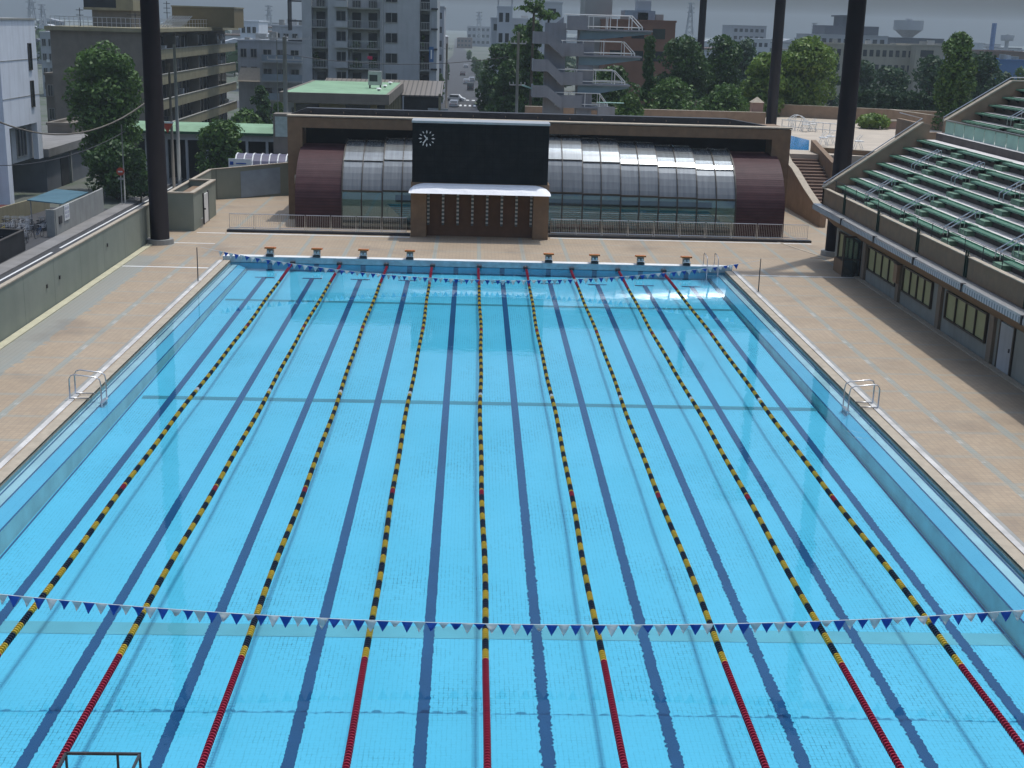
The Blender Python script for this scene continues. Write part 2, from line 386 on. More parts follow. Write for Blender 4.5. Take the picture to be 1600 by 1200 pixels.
# ================================================================ GROUND, DECK, POOL
G = -4.5; D = .1
HX = 13.35
def ring(mb, x0, x1, y0, y1, hx0, hx1, hy0, hy1, z):          # flat sheet with a rectangular hole
    for a, b, c, d in ((x0, hx0, y0, y1), (hx1, x1, y0, y1), (hx0, hx1, y0, hy0), (hx0, hx1, hy1, y1)):
        mb.quad((a, c, z), (b, c, z), (b, d, z), (a, d, z))
g = NG('city_ground'); c = g.mix(g.ramp(g.noise(.02, 6), .35, .65), (.07, .085, .06), (.14, .14, .13)); c = g.mix(g.ramp(g.noise(.2, 4), .5, .7), c, (.05, .08, .035))
g.l(c, g.b.inputs['Base Color']); g.b.inputs['Roughness'].default_value = .95; M['city'] = g.m
m = MB(); ring(m, -1600, 1600, -60, 2700, -18.9, 30, -40, 78, G); m.build('ground', M['city'], kind='structure')
m = MB()
m.add([(-18.95, -40, -5), (-18.95, 73.8, -5), (-14.0, 77.3, -5), (-12, 78, -5), (30, 78, -5), (30, -40, -5)], [(0, 1, 2, 3, 4, 5)])
m.build('deck_foundation', M['conc'], kind='structure')
m = MB(); ring(m, -18.95, 30, -40, 78, -HX, HX, 0, 50.02, D); m.build('pool_deck', M['deck'], kind='structure')
# pool shell
M['wornwhite'] = mat('worn_white_tiles', (.55, .53, .50), .7, .25, 1.2, streak=.2)
M['gutterb'] = mk_poolfloor('gutter_blue', (.30, .52, .62), (.40, .62, .68), .2, .05, .3)
def fz(y): return -1.05+.65*max(0, min(1, y/50))
pool = tag(bpy.data.objects.new('swimming_pool', None), 'long blue tiled competition pool with ten lanes', 'pool', kind='structure'); COL.objects.link(pool)
m = MB(); m.quad((-12.5, 0, fz(0)), (12.5, 0, fz(0)), (12.5, 50, fz(50)), (-12.5, 50, fz(50))); m.build('pool_floor', M['floor'], pool)
m = MB(); m.quad((-HX, 50, -.5), (HX, 50, -.5), (HX, 50, .02), (-HX, 50, .02)); m.quad((HX, 0, -1.1), (-HX, 0, -1.1), (-HX, 0, .1), (HX, 0, .1)); m.build('end_wall', M['wallb'], pool)
for s in (-1, 1):
    m = MB(); X = 12.5*s; m.quad((X, 0, fz(0)), (X, 50, fz(50)), (X, 50, -.30), (X, 0, -.30)); m.build('side_wall', M['ledge2'], pool)
    m = MB(); m.quad((X, 0, -.30), (X, 50, -.30), (X+.42*s, 50, -.12), (X+.42*s, 0, -.12)); m.build('ledge_edge', M['wallb'], pool)
    m = MB(); m.quad((X+.42*s, 0, -.12), (X+.42*s, 50, -.12), (HX*s, 50, -.12), (HX*s, 0, -.12)); m.build('ledge_top', M['ledge'], pool)
    m = MB(); m.quad((HX*s, 0, -.12), (HX*s, 50, -.12), (HX*s, 50, .0), (HX*s, 0, .0)); m.build('gutter_wall', M['gutterb'], pool); m = MB(); m.quad((HX*s, 0, .0), (HX*s, 50, .0), (HX*s, 50, D), (HX*s, 0, D)); m.build('coping_face', M['coping'], pool)
    m = MB()
    for xx, zz, ww in ((X+.03*s, -.285, .05), (X+.45*s, -.116, .05), (HX*s-.08*s, -.116, .05)): m.box(xx-ww/2, xx+ww/2, 0, 50, zz, zz+.005)
    m.quad((X-.09*s, 0, fz(0)+.006), (X-.03*s, 0, fz(0)+.006), (X-.03*s, 50, fz(50)+.006), (X-.09*s, 50, fz(50)+.006))
    m.build('tile_line', M['line'], pool)
    m = MB(); m.box(HX*s, (HX+.34)*s, 0, 50, .06, .125); m.build('coping_tan', M['coping'], pool)
    m = MB(); m.box((HX+.40)*s, (HX+.58)*s, 0, 50, .06, .13); m.build('coping_white', M['wornwhite'], pool)
    m = MB(); m.box((HX+.585)*s, (HX+.72)*s, 0, 50, .06, .112); m.build('drain_strip', M['conc'], pool)
for k in range(10):
    x = -11.25+2.5*k; m = MB(); a = 1.0; b = 48.0; e = .004
    e = .012; ys = []; yy = a
    while yy < 24: ys.append(yy); yy += .05
    ys += [24, b]; vs = []
    for yy in ys:
        am = (.010 if k < 5 else .022)*max(0, 1-yy/24)**.7; vs += [(x-.125+random.gauss(0, am), yy, fz(yy)+e), (x+.125+random.gauss(0, am), yy, fz(yy)+e)]
    m.add(vs, [(2*i, 2*i+1, 2*i+3, 2*i+2) for i in range(len(ys)-1)])
    m.quad((x-.5, b+.003, fz(b)+e), (x+.5, b+.003, fz(b)+e), (x+.5, b+.22, fz(b)+e), (x-.5, b+.22, fz(b)+e)); m.build('lane_line', M['line'], pool)
    m = MB(); m.box(x-.13, x+.13, 49.985, 49.998, -.42, .0); m.build('wall_target', M['navy'], pool)
for y, hw in ((26.4, .2), (42.7, .19), (8.22, .30)):
    m = MB(); e = .008; m.quad((-12.3, y-hw, fz(y-hw)+e), (12.45, y-hw, fz(y-hw)+e), (12.45, y+hw, fz(y+hw)+e), (-12.3, y+hw, fz(y+hw)+e)); m.build('cross_line', M['cross2' if y < 10 else 'cross'], pool)
m = MB(); nx, ny = 2, 2; m.quad((-HX, 0, 0), (HX, 0, 0), (HX, 50, 0), (-HX, 50, 0)); m.build('pool_water', M['water'], kind='structure')
# far bulkhead with raised white kerb
m = MB(); m.box(-13.75, 13.75, 50.03, 50.55, D+.003, .34); o = m.build('end_kerb', M['white'], pool)
m = MB(); m.box(-13.75, 13.75, 50.0, 50.03, -.0, .33)
m.build('end_face', mat('pale_blue_tiles', (.42, .52, .56), .6, .2, 3), pool)
# deck markings
m = MB(); m.box(-15.2, -4.2, 58.95, 59.15, D, D+.012); m.box(4.4, 20.6, 59.9, 60.1, D, D+.012); m.build('white_kerb_line', M['white'], kind='structure')
m = MB(); m.box(-18.6, -13.98, 47.6, 47.78, D, D+.006); m.box(14.0, 20.3, 48.9, 49.02, D, D+.006); m.box(-18.6, -15.2, 55.2, 55.33, D, D+.006); m.box(-17, -15.3, 59.0, 59.15, D, D+.006); m.build('painted_deck_line', M['white'], kind='structure')
m = MB(); m.box(-18.86, -18.5, -20, 57.0, D, D+.05); m.build('kerb', mat('cream_kerb', (.50, .47, .33), .8, .12, 1.5), kind='structure')
m = MB(); m.beam((20.2, 55.0, D+.01), (16.6, 67.5, D+.01), .16, .02); m.beam((19.3, 55.0, D+.012), (20.2, 55.0, D+.012), .2, .02); m.box(20.15, 20.42, -20, 49, D, D+.06); m.build('channel_kerb', M['coping'], kind='structure')

# ---------------------------------------------------------------- lane ropes
ordn = ['first', 'second', 'third', 'fourth', 'fifth', 'sixth', 'seventh', 'eighth', 'ninth', 'tenth', 'eleventh', 'twelfth']
def floats(y0, y1, cf, name, mats, parent):
    m = MB(); n = 8; y = y0; pitch = .095
    while y < y1-.01:
        k = cf(y+pitch/2)
        for a, b, r in ((0, .02, .035), (.02, .035, .062), (.035, .06, .062), (.06, .075, .062)):
            pass
        ys = (y-.004, y+.026, y+.03, y+.054, y+.058, y+.093); rs = (.013, .013, .074, .074, .013, .013); dx = .035*math.sin(y*.23)+.014*math.sin(y*.71+1)
        b0 = len(m.v); vs = []
        for yy, r in zip(ys, rs):
            for q in range(n): t = 2*PI*q/n; vs.append((dx+r*math.cos(t), yy, .012+r*math.sin(t)))
        m.add(vs, [(i*n+q, (i+1)*n+q, (i+1)*n+(q+1) % n, i*n+(q+1) % n) for i in range(5) for q in range(n)], k); y += pitch
    return m.build(name, mats, parent, smooth=False)
rope = thing('lane_rope', 'x', 'lane rope', (0, 0, 0))
def cf(y):
    if abs(y-25) < .16: return 2
    if abs(y-15) < .2 or abs(y-35) < .2: return 3
    return int(math.floor((y-5)/.49)) % 2
floats(5.0, 45.0, cf, 'striped_floats', [M['yel'], M['blk'], M['wht'], M['red']], rope)
floats(.6, 5.0, lambda y: 0, 'red_floats', [M['red']], rope); floats(45.0, 49.5, lambda y: 0, 'red_floats', [M['red']], rope)
m = MB(); m.tube([(0, 0, .1), (0, .6, .012)], .01, 5); m.tube([(0, 49.5, .012), (0, 49.9, .05), (0, 50.0, .2)], .012, 5); m.build('steel_cable', M['steel'], rope)
m = MB(); m.box(-.13, .13, 49.72, 49.97, .01, .14); m.build('tension_block', M['dark'], rope)
kids_index()
for k in range(9):
    lab = ('yellow and black striped lane rope with red ends, '+('leftmost of the nine' if k == 0 else 'rightmost of the nine' if k == 8 else ordn[k]+' from the left pool edge'))
    if k == 0: rope['label'] = lab; rope['group'] = 'lane ropes floating on the pool'; rope.location = (-10, 0, 0)
    else: q = dup(rope, (-10+2.5*k, 0, 0), lab); q.scale = (-1 if k in (1, 2, 5, 7) else 1, 1, 1)

# ---------------------------------------------------------------- starting blocks
sb = thing('starting_block', 'x', 'starting block', (0, 0, 0), 'starting blocks on the far pool end')
m = MB(); m.extr([(49.98, .86), (50.62, .78), (50.62, .70), (49.98, .77)], 'x', -.27, .27); m.build('platform', M['orange'], sb)
m = MB(); m.extr([(50.12, .345), (50.5, .345), (50.5, .70), (50.12, .76)], 'x', -.17, .17); m.build('pedestal', M['conc'], sb)
m = MB(); m.tube([(-.2, 50.08, .345), (-.2, 49.98, .55), (.2, 49.98, .55), (.2, 50.08, .345)], .018, 5); m.build('hand_grip', M['steel'], sb)
m = MB()
for s in (-1, 1): m.tube([(s*.09, 50.02, .62), (s*.09, 50.12, .62)], .055, 10)
m.build('number_lamp', M['white'], sb)
m = MB(); m.box(-.2, .2, 50.0, 50.115, .36, .46); m.build('front_plate', M['dark'], sb)
kids_index(); first = True
for k in (0, 1, 2, 3, 6, 7, 8, 9):
    lab = 'orange topped grey starting block '+('at the far left of the far pool end' if k == 0 else 'at the far right of the far pool end' if k == 9 else '%s from the %s on the far pool end' % ((ordn[k], 'left') if k < 4 else (ordn[9-k], 'right')))
    x = -11.25+2.5*k
    if first: sb['label'] = lab; sb.location = (x, 0, 0); first = False
    else: dup(sb, (x, 0, 0), lab)

# ---------------------------------------------------------------- pennant lines
def pen_mesh(kind, mt):
    m = MB(); n = 5; wdt = .246; h = .25
    rows = []
    for j in range(n+1):
        v = j/n; ww = wdt*(1-v)/2+.004; z = -h*v; yy = 0
        if kind == 1: yy = .05*math.sin(v*2.6); z *= .93
        if kind == 2: yy = -.10*v*v; z = -h*(v-.28*v*v)*.85
        if kind == 3: yy = .09*math.sin(v*3); z = -h*.62*math.sin(v*1.75); ww *= 1
        rows.append(((-ww, yy+.01*math.sin(v*5), z), (ww, yy-.012*math.sin(v*4), z)))
    th = .002
    vs = []
    for a, b in rows: vs += [a, b, (a[0], a[1]+th, a[2]), (b[0], b[1]+th, b[2])]
    fs = []
    for j in range(n):
        a = 4*j; fs += [(a, a+4, a+5, a+1), (a+2, a+3, a+7, a+6), (a, a+2, a+6, a+4), (a+1, a+5, a+7, a+3)]
    m.add(vs, fs); o = m.build('pennant', mt, smooth=True); me = o.data; bpy.data.objects.remove(o); return me
PM = [[pen_mesh(k, M['pblue']) for k in range(4)], [pen_mesh(k, M['pwhite']) for k in range(4)]]
def pennants(name, label, Y, zf, x0, x1, n, bias, px0, px1):
    t = thing(name, label, 'flag line', (0, Y, 0))
    xs = np.linspace(px0, px1, 60); m = MB(); m.tube([(x, Y, zf(x)) for x in xs], .008, 5); m.build('cord', M['white'], t)
    for i in range(n):
        x = x0+(x1-x0)*(i+.5)/n; k = random.choices(range(4), bias)[0]
        o = bpy.data.objects.new('pennant', PM[(i+1) % 2][k]); COL.objects.link(o); o.parent = t
        o.location = (x, 0, zf(x)); sl_ = (zf(x+.1)-zf(x-.1))/.2
        o.rotation_euler = (random.uniform(-.1, .1), -math.atan(sl_), random.uniform(-.12, .12)); s = random.uniform(.94, 1.06); o.scale = (s, s, s)
    return t
pennants('pennant_line', 'blue and white pennant line strung across the near part of the pool', 5.0, lambda x: .86+.0045*(x-.9)**2, -11.9, 12.9, 100, (5, 3, 1.2, 1.2), -13.9, 13.9)
pennants('pennant_line', 'blue and white pennant line sagging in front of the starting blocks', 44.4, lambda x: .42+.0068*abs(x-.2)**2.0, -12.9, 12.9, 100, (6, 3, 1, 0), -13.75, 13.95)
def flag_pole(x, y, h, lab):
    t = thing('flag_pole', lab, 'pole', (x, y, D)); m = MB(); m.cyl(x, y, D, D+h, .028, .022, 8); m.build('shaft', M['dark'], t); m = MB(); m.cyl(x, y, D, D+.05, .07, n=10); m.build('socket', M['steel'], t)
flag_pole(-13.85, 44.0, 1.7, 'thin dark pole on the deck left of the far pennant line'); flag_pole(14.0, 44.4, 1.7, 'thin dark pole on the deck right of the far pennant line')
flag_pole(-14.0, 5.0, 1.75, 'thin dark pole holding the left end of the near pennant line'); flag_pole(14.0, 5.0, 1.75, 'thin dark pole holding the right end of the near pennant line')

# ---------------------------------------------------------------- pool ladders
def ladder(s, y, lab, w_=.62, xx=HX, ax='x'):
    t = thing('pool_ladder', lab, 'pool ladder', (xx*s, y, D), None)
    for k in (-1, 1):
        yy = y+k*w_/2; m = MB()
        m.tube([((xx+.55)*s, yy, D), ((xx+.55)*s, yy, D+.72), ((xx+.48)*s, yy, D+.84), ((xx+.36)*s, yy, D+.88), ((xx-.35)*s, yy, D+.80), ((xx-.47)*s, yy, D+.72), ((xx-.5)*s, yy, D+.55), ((xx-.5)*s, yy, -.23)], .024, 8)
        m.tube([((xx+.55)*s, yy, D+.06), ((xx-.1)*s, yy, D+.06)], .02, 6); m.build('rail', M['steel'], t, smooth=True)
    for z in (-.2, -.02):
        m = MB(); m.box((xx-.56)*s, (xx-.42)*s, y-w_/2, y+w_/2, z, z+.03); m.build('step', M['steel'], t)
ladder(-1, 23.5, 'steel pool ladder on the left side of the pool'); ladder(1, 24.2, 'steel pool ladder at the middle of the right pool side')
def ladder2():
    x, y = 12.6, 50.1; t = thing('pool_ladder', 'small steel pool ladder at the far right corner of the pool', 'pool ladder', (x, y, D))
    for k in (-1, 1):
        xx = x+k*.3; m = MB(); m.tube([(xx, y+.75, D), (xx, y+.75, D+.78), (xx, y+.6, D+.86), (xx, y-.3, D+.8), (xx, y-.45, D+.65), (xx, y-.5, -.3)], .022, 7); m.build('rail', M['steel'], t, smooth=True)
    m = MB(); m.box(x-.3, x+.3, y-.55, y-.42, -.1, -.07); m.build('step', M['steel'], t)
ladder2()

# ---------------------------------------------------------------- near metal frame on the near deck
t = thing('metal_rack', 'black square tube frame at the near end of the pool', 'frame', (-8.3, -.1, D))
a = P(103, 1177, Z=1.1); b = P(217, 1181, Z=1.1); m = MB()
xa, xb, ya = a[0], b[0], a[1]
for x in (xa, xb, xb-.36):
    m.beam((x, ya, D), (x, ya, 1.1), .035, .035)
    m.beam((x, ya-.6, D), (x, ya-.6, 1.1), .035, .035)
m.build('leg', M['dark'], t)
m = MB(); m.beam((xa-.02, ya, 1.1), (xb+.02, ya, 1.1), .04, .04); m.beam((xa, ya, 1.1), (xa, ya-.6, 1.1), .04, .04); m.beam((xb, ya, 1.1), (xb, ya-.6, 1.1), .04, .04); m.build('top_rail', M['dark'], t)

# ---------------------------------------------------------------- floodlight masts
def mast(x, y, z0, h, r, lab, base=True):
    t = thing('floodlight_mast', lab, 'floodlight mast', (x, y, z0), 'tall brown floodlight masts round the pools')
    m = MB(); m.cyl(x, y, z0, z0+h, r, r*.86, 24); m.build('shaft', M['mast'], t, smooth=True)
    if base: m = MB(); m.cyl(x, y, z0, z0+.28, r+.24, r+.22, 24); m.build('base_ring', M['conc'], t)
    m = MB(); m.box(x-3.2, x+3.2, y-.3, y+.3, z0+h-.2, z0+h); m.box(x-3.2, x+3.2, y-.3, y+.3, z0+h-1.6, z0+h-1.4); m.build('head_frame', M['mast'], t)
    for i in range(6):
        for j in range(2):
            m = MB(); m.tube([(x-2.8+i*1.12, y-.2, z0+h-.7-1.4*j+.5), (x-2.8+i*1.12, y-.75, z0+h-.95-1.4*j+.5)], [.2, .42], 12); m.build('lamp', M['alu'], t)
mast(-18.22, 54.9, D, 31, .53, 'dark brown mast with grey foot ring at the left edge of the deck')
mast(20.95, 56.1, D, 31, .53, 'dark brown mast standing at the far end of the grandstand')
p2 = P(1213, 150, Y=108); mast(p2[0]-.3, 108, 3.4, 31, .52, 'dark brown mast behind the right end of the indoor pool hall', False)
p3 = P(1094, 120, Y=160); mast(p3[0]-.2, 160, -3, 38, .50, 'farthest brown mast rising among the trees', False)

# ---------------------------------------------------------------- left wall and box
def wall(name, label, pts, z0, z1, th, mt, cap=None, cat='wall'):
    t = thing(name, label, cat, (pts[0][0], pts[0][1], z0)); body = MB(); capm = MB()
    for i in range(len(pts)-1):
        (xa, ya), (xb, yb) = pts[i][:2], pts[i+1][:2]; d = Vector((xb-xa, yb-ya, 0)).normalized(); q = Vector((-d.y, d.x, 0))*th
        za = z1[i] if isinstance(z1, (list, tuple)) else z1; zb = z1[i+1] if isinstance(z1, (list, tuple)) else z1
        for mb, lo, o1 in ((body, None, 0), (capm, 1, .03)):
            if lo and not cap: continue
            q1 = q.normalized()*o1
            bs = [(xa-q1.x, ya-q1.y), (xb-q1.x, yb-q1.y), (xb+q.x+q1.x, yb+q.y+q1.y), (xa+q.x+q1.x, ya+q.y+q1.y)]
            zz = (za, zb, zb, za); lo_ = [z0]*4 if not lo else [v+.002 for v in zz]; hi_ = list(zz) if not lo else [v+.06 for v in zz]
            vs = [(bx, by, l_) for (bx, by), l_ in zip(bs, lo_)]+[(bx, by, h_) for (bx, by), h_ in zip(bs, hi_)]
            mb.add(vs, [(0, 3, 2, 1), (4, 5, 6, 7), (0, 1, 5, 4), (1, 2, 6, 5), (2, 3, 7, 6), (3, 0, 4, 7)])
    body.build('panel', mt, t)
    if cap: capm.build('coping', cap, t)
    return t
wl = wall('boundary_wall', 'long grey green concrete wall along the left deck edge', [(-18.9, -15), (-18.93, 60), (-18.93, 73.8), (-14.0, 77.1), (-11, 77.9)], D-5, [2.12, 2.2, 2.2, 2.45, 2.65], .16, M['conc_green'], M['coping'])
m = MB(); d_ = Vector((4.93, 3.3, 0)).normalized(); n_ = Vector((d_.y, -d_.x, 0)); a_ = Vector((-18.93, 73.8, 0))+d_*2.2+n_*.03; b_ = Vector((-18.93, 73.8, 0))+d_*5.3+n_*.03
m.quad((a_.x, a_.y, .12), (b_.x, b_.y, .3), (b_.x, b_.y, 2.2), (a_.x, a_.y, 2.0)); m.build('shutter', M['bluegrey'], wl, 'pale blue grey roller shutter in the wall')
for (y, z) in ((36.8, 1.1), (38.6, 1.15), (46.5, 1.3)):
    m = MB(); m.box(-18.9, -18.86, y, y+.12, z, z+.16); m.build('wall_fitting', M['dark'], wl)
t = thing('equipment_room', 'small grey concrete room with a pale door by the left mast', 'shed', (-18, 60, D))
m = MB(); m.box(-18.9, -17.25, 59.6, 59.8, D, 2.35); m.box(-17.45, -17.25, 59.8, 66.5, D, 2.35); m.box(-18.9, -17.45, 66.3, 66.5, D, 2.35); m.build('wall', M['conc_green'], t)
m = MB(); m.box(-18.65, -17.45, 59.8, 66.3, 1.9, 2.0); m.build('roof', M['brick'], t)
m = MB(); m.box(-17.5, -17.2, 59.55, 66.5, 2.35, 2.43); m.box(-18.9, -17.5, 59.55, 59.85, 2.35, 2.43); m.box(-18.9, -17.5, 66.2, 66.5, 2.35, 2.43); m.build('coping', M['coping'], t)
dr = MB(); dr.box(-17.25, -17.19, 62.4, 63.7, D+.05, 1.95); do = dr.build('door', M['white'], t); m = MB(); m.box(-17.2, -17.12, 62.5, 62.56, 1.0, 1.1); m.build('handle', M['dark'], do)
for q in ((62.3, 62.4), (63.7, 63.85)): m = MB(); m.box(-17.25, -17.17, q[0], q[1], D, 2.05); m.build('door_jamb', M['dark'], t)
m = MB(); m.tube([(-17.1, 61.0, D), (-17.1, 61.0, D+.55), (-17.1, 61.4, D+.55), (-17.1, 61.4, D)], .03, 6); m.build('tap_pipe', M['alu'], t)

# ---------------------------------------------------------------- scoreboard
t = thing('scoreboard', 'big black scoreboard on a brown tiled base behind the starting blocks', 'scoreboard', (0, 59.3, D))
m = MB(); m.box(-4.15, -3.2, 59.3, 61.0, D, 3.3); m.box(3.25, 4.2, 59.3, 61.0, D, 3.3); m.box(-4.15, 4.2, 59.3, 61.0, 3.301, 3.42); m.build('pier', M['brick'], t)
m = MB(); m.box(-3.2, 3.25, 59.95, 60.9, D, 3.3); m.build('back_wall', mat('dark_brown_wall', (.13, .065, .035), .8, .15, 2), t)
bo = MB(); bo.box(-4.08, 4.08, 59.28, 61.2, 3.422, 6.93); g = NG('scoreboard_screen'); x, y, z = g.xyz()
jj = g.math('MAXIMUM', g.band(g.math('FRACT', g.math('MULTIPLY', x, 2.0)), .5, .03), g.band(g.math('FRACT', g.math('MULTIPLY', z, 2.9)), .5, .04))
c = g.mix(g.ramp(g.noise(1.5, 4), .3, .7), (.006, .008, .009), (.014, .017, .018)); c = g.mix(g.math('MULTIPLY', jj, .5), c, (.003, .003, .004)); g.l(c, g.b.inputs['Base Color']); g.b.inputs['Roughness'].default_value = .9; g.b.inputs['Specular IOR Level'].default_value = .15
bo = bo.build('screen', g.m, t)
m = MB(); m.box(-4.12, 4.12, 59.22, 61.3, 6.935, 7.06); m.build('top_trim', M['alu'], t)
ck = thing('x', None, None); bpy.data.objects.remove(ck)
m = MB(); cx, cz, cr = -3.22, 6.02, .47
for k in range(12):
    a = k*PI/6; r0, r1 = (.27, .5) if k % 3 == 0 else (.33, .5); ww = .045 if k % 3 == 0 else .036
    d = Vector((math.sin(a), 0, math.cos(a))); q = Vector((d.z, 0, -d.x)); c0 = Vector((cx, 59.27, cz))
    mid = c0+d*((r0+r1)/2)
    f_ = [c0+d*r0, mid+q*ww, c0+d*r1, mid-q*ww]; bk = [v+Vector((0, -.03, 0)) for v in f_]
    m.add(f_+bk, [(0, 1, 2, 3), (7, 6, 5, 4), (0, 4, 5, 1), (1, 5, 6, 2), (2, 6, 7, 3), (3, 7, 4, 0)])
ck = m.build('clock', M['white'], t)
m = MB()
for ang, L in ((rad(217), .36), (rad(322), .24)):
    d = Vector((math.sin(ang), 0, math.cos(ang))); m.beam(Vector((cx, 59.23, cz))-d*.08, Vector((cx, 59.23, cz))+d*L, .02, .07)
m.build('clock_hand', M['white'], ck)
# white fabric canopy under the board
m = MB(); n = 40; prof = []
def cz_(x): e = min(1, (4.22-abs(x))/1.0); return math.sin(max(0, e)*PI/2)**.6
vs = []
for i in range(n+1):
    x = -4.22+8.44*i/n; e = cz_(x); sc = .05*abs(math.sin((x+4.22)/1.69*PI))
    vs += [(x, 59.27, 3.0+.38*e), (x, 58.75, 3.0+.31*e), (x, 58.2+sc, 2.99+.13*e-sc*.4), (x, 57.95, 2.92), (x, 59.27, 2.92)]
fs = []
for i in range(n):
    for j in range(4): a = i*5+j; fs.append((a, a+1, a+6, a+5))
fs += [(0, 1, 2, 3, 4), tuple(n*5+k for k in (4, 3, 2, 1, 0))]
m.add(vs, fs); m.build('canopy', mat('white_fabric', (.85, .85, .87), .6, .05, 2), t, 'white fabric canopy bulging below the board', smooth=False)
g = NG('lane_number_strip'); x, y, z = g.xyz(); c = g.mix(g.math('GREATER_THAN', g.math('FRACT', g.math('MULTIPLY', z, 4.2)), .45), (.45, .45, .42), (.07, .09, .09)); g.l(c, g.b.inputs['Base Color']); M['strip'] = g.m
for k in range(8):
    x = -3.1+6.25*k/7; m = MB(); m.box(x-.07, x+.07, 59.6, 59.94, .82, 2.66); m.build('sign_strip', M['strip'], t)

# ---------------------------------------------------------------- indoor pool hall with glass barrel
t = thing('indoor_pool_hall', 'low brown hall with a curved glass front behind the scoreboard', 'pool hall', (3.7, 66, D))
YF = 65.5
for q in ((-12.35, -11.4), (18.9, 20.1)): m = MB(); m.box(q[0], q[1], YF, YF+5, D-.05, 6.62); m.build('side_pier', M['brick'], t)
m = MB(); m.box(-11.4, 18.9, YF, YF+1.0, 5.98, 6.62); m.build('lintel', M['brick'], t)
m = MB(); m.box(-12.4, 20.15, YF-.05, YF+1.0, 6.665, 6.75); m.build('coping', M['coping'], t)
m = MB(); m.box(-11.3, 16.2, YF+1.3, YF+2.2, 6.6, 7.13); m.extr([(16.2, 6.6), (16.2, 7.13), (18.8, 6.74), (18.8, 6.6)], 'y', YF+1.3, YF+2.2); m.extr([(-11.3, 7.13), (-11.3, 6.6), (-12.3, 6.6), (-12.3, 6.74)], 'y', YF+1.3, YF+2.2); m.build('roof_gutter', M['dark'], t)
m = MB(); m.box(-11.4, 18.9, YF+2.2, YF+3.0, 6.3, 6.62)
for k in range(14): m.box(-11+k*2.1, -10.96+k*2.1, YF+1.26, YF+1.3, 6.85, 6.95)
m.build('roof_slab', M['brick2'], t)
m = MB(); m.box(-12.3, 20.0, 81.8, 82, G, 5.4); m.build('rear_wall', M['brick2'], t)
for q in ((-12.3, -12.1), (19.8, 20.0)): m = MB(); m.box(q[0], q[1], YF+5, 81.8, G, 5.4); m.build('hall_side_wall', M['brick'], t)
m = MB(); m.box(-11.38, 18.88, YF+1.75, YF+1.85, 4.0, 6.58); m.build('lintel_shade_panel', M['shade'], t)  # added near-black panel, stands in for the shade under the lintel
m = MB(); m.box(-12.1, 19.8, YF+3.05, 81.8, 5.3, 5.36); m.build('hall_roof', M['glasslo'], t)
Yb = 62.2; Yc = 66.8
def prof(dz, n=12, dy=0):
    zt = 5.85-dz; zb = 1.5; p = [(Yb+dy, D), (Yb+dy, zb)]
    for i in range(1, n+1):
        a = PI/2*i/n; p.append((Yc-(Yc-Yb-dy)*math.cos(a), zb+(zt-zb)*math.sin(a)))
    return p
def shell(x0, x1, pr, th=.05):
    m = MB(); n = len(pr); vs = []
    for x in (x0, x1):
        for (y, z) in pr: vs.append((x, y, z))
        for (y, z) in pr: vs.append((x, y+th, z-th*.6))
    N = 2*n; fs = []
    for i in range(n-1):
        fs += [(i, N+i, N+i+1, i+1), (n+i, n+i+1, N+n+i+1, N+n+i)]
    m.add(vs, fs+[(0, n, N+n, N), (n-1, N+n-1, N+2*n-1, 2*n-1)]+[(i, i+1, n+i+1, n+i) for i in range(n-1)]+[(N+i, N+n+i, N+n+i+1, N+i+1) for i in range(n-1)]); return m
def split(pr, zt): return [p for p in pr if p[1] <= zt+1e-6], [p for p in pr if p[1] >= zt-1e-6]
edges = [-8.62, -6.1, -3.6, -1.05, 1.45, 3.95, 6.45, 8.85, 11.25, 13.68, 16.2]; cen = 3.8
segz = []
for i in range(10):
    mid = (edges[i]+edges[i+1])/2; k = round(abs(mid-2.7)/2.5-.3) if mid < 2.7 else round(abs(mid-5.2)/2.45-.01); segz.append(.16*k*1.02)
# profile split at the transom
def cut(pr, zt):
    lo, hi = [], []
    for i, p in enumerate(pr):
        (lo if p[1] <= zt else hi).append(p)
    a, b = lo[-1], hi[0]; f = (zt-a[1])/(b[1]-a[1]); q = (a[0]+(b[0]-a[0])*f, zt)
    return lo+[q], [q]+hi
for i in range(10):
    pr = prof(segz[i], 14); lo, hi = cut(pr, 2.62-segz[i]*.3)
    sg = shell(edges[i], edges[i+1], hi).build('curved_panel', M['glassup'], t)
    shell(edges[i], edges[i+1], lo).build('glass_panel', M['glasslo'], t)
    m = MB(); xm = (edges[i]+edges[i+1])/2
    for x in (edges[i]+.03, xm):
        pf = [(yy-.05, zz+.02) for yy, zz in pr]
        for a, b in zip(pf[:-1], pf[1:]): m.beam((x, a[0], a[1]), (x, b[0], b[1]), .07 if x != xm else .055, .09)
    if i == 9:
        for a, b in zip(pf[:-1], pf[1:]): m.beam((edges[10]-.03, a[0], a[1]), (edges[10]-.03, b[0], b[1]), .08, .09)
    # rails across
    q = cut(pr, 4.55-segz[i]*.6)[0][-1]; m.box(edges[i], edges[i+1], q[0]-.09, q[0]+.0, q[1]-.03, q[1]+.03)
    q = hi[0]; m.box(edges[i], edges[i+1], q[0]-.1, q[0]-.0, q[1]-.05, q[1]+.05); m.box(edges[i], edges[i+1], Yb-.1, Yb-.0, D, D+.12)
    m.build('glazing_bar', M['frame'], t)
shell(-11.5, edges[0]-.01, prof(.95), .12).build('maroon_end', M['maroon'], t); shell(edges[10]+.01, 19.3, prof(.80), .12).build('maroon_end', M['maroon'], t)
for xx in (-11.5, 19.3):
    pf = prof(.95 if xx < 0 else .8); m = MB(); m.add([(xx, y, z) for y, z in pf]+[(xx, Yc, D)], [tuple(range(len(pf)+1))]); m.build('end_cheek', M['maroon'], t)
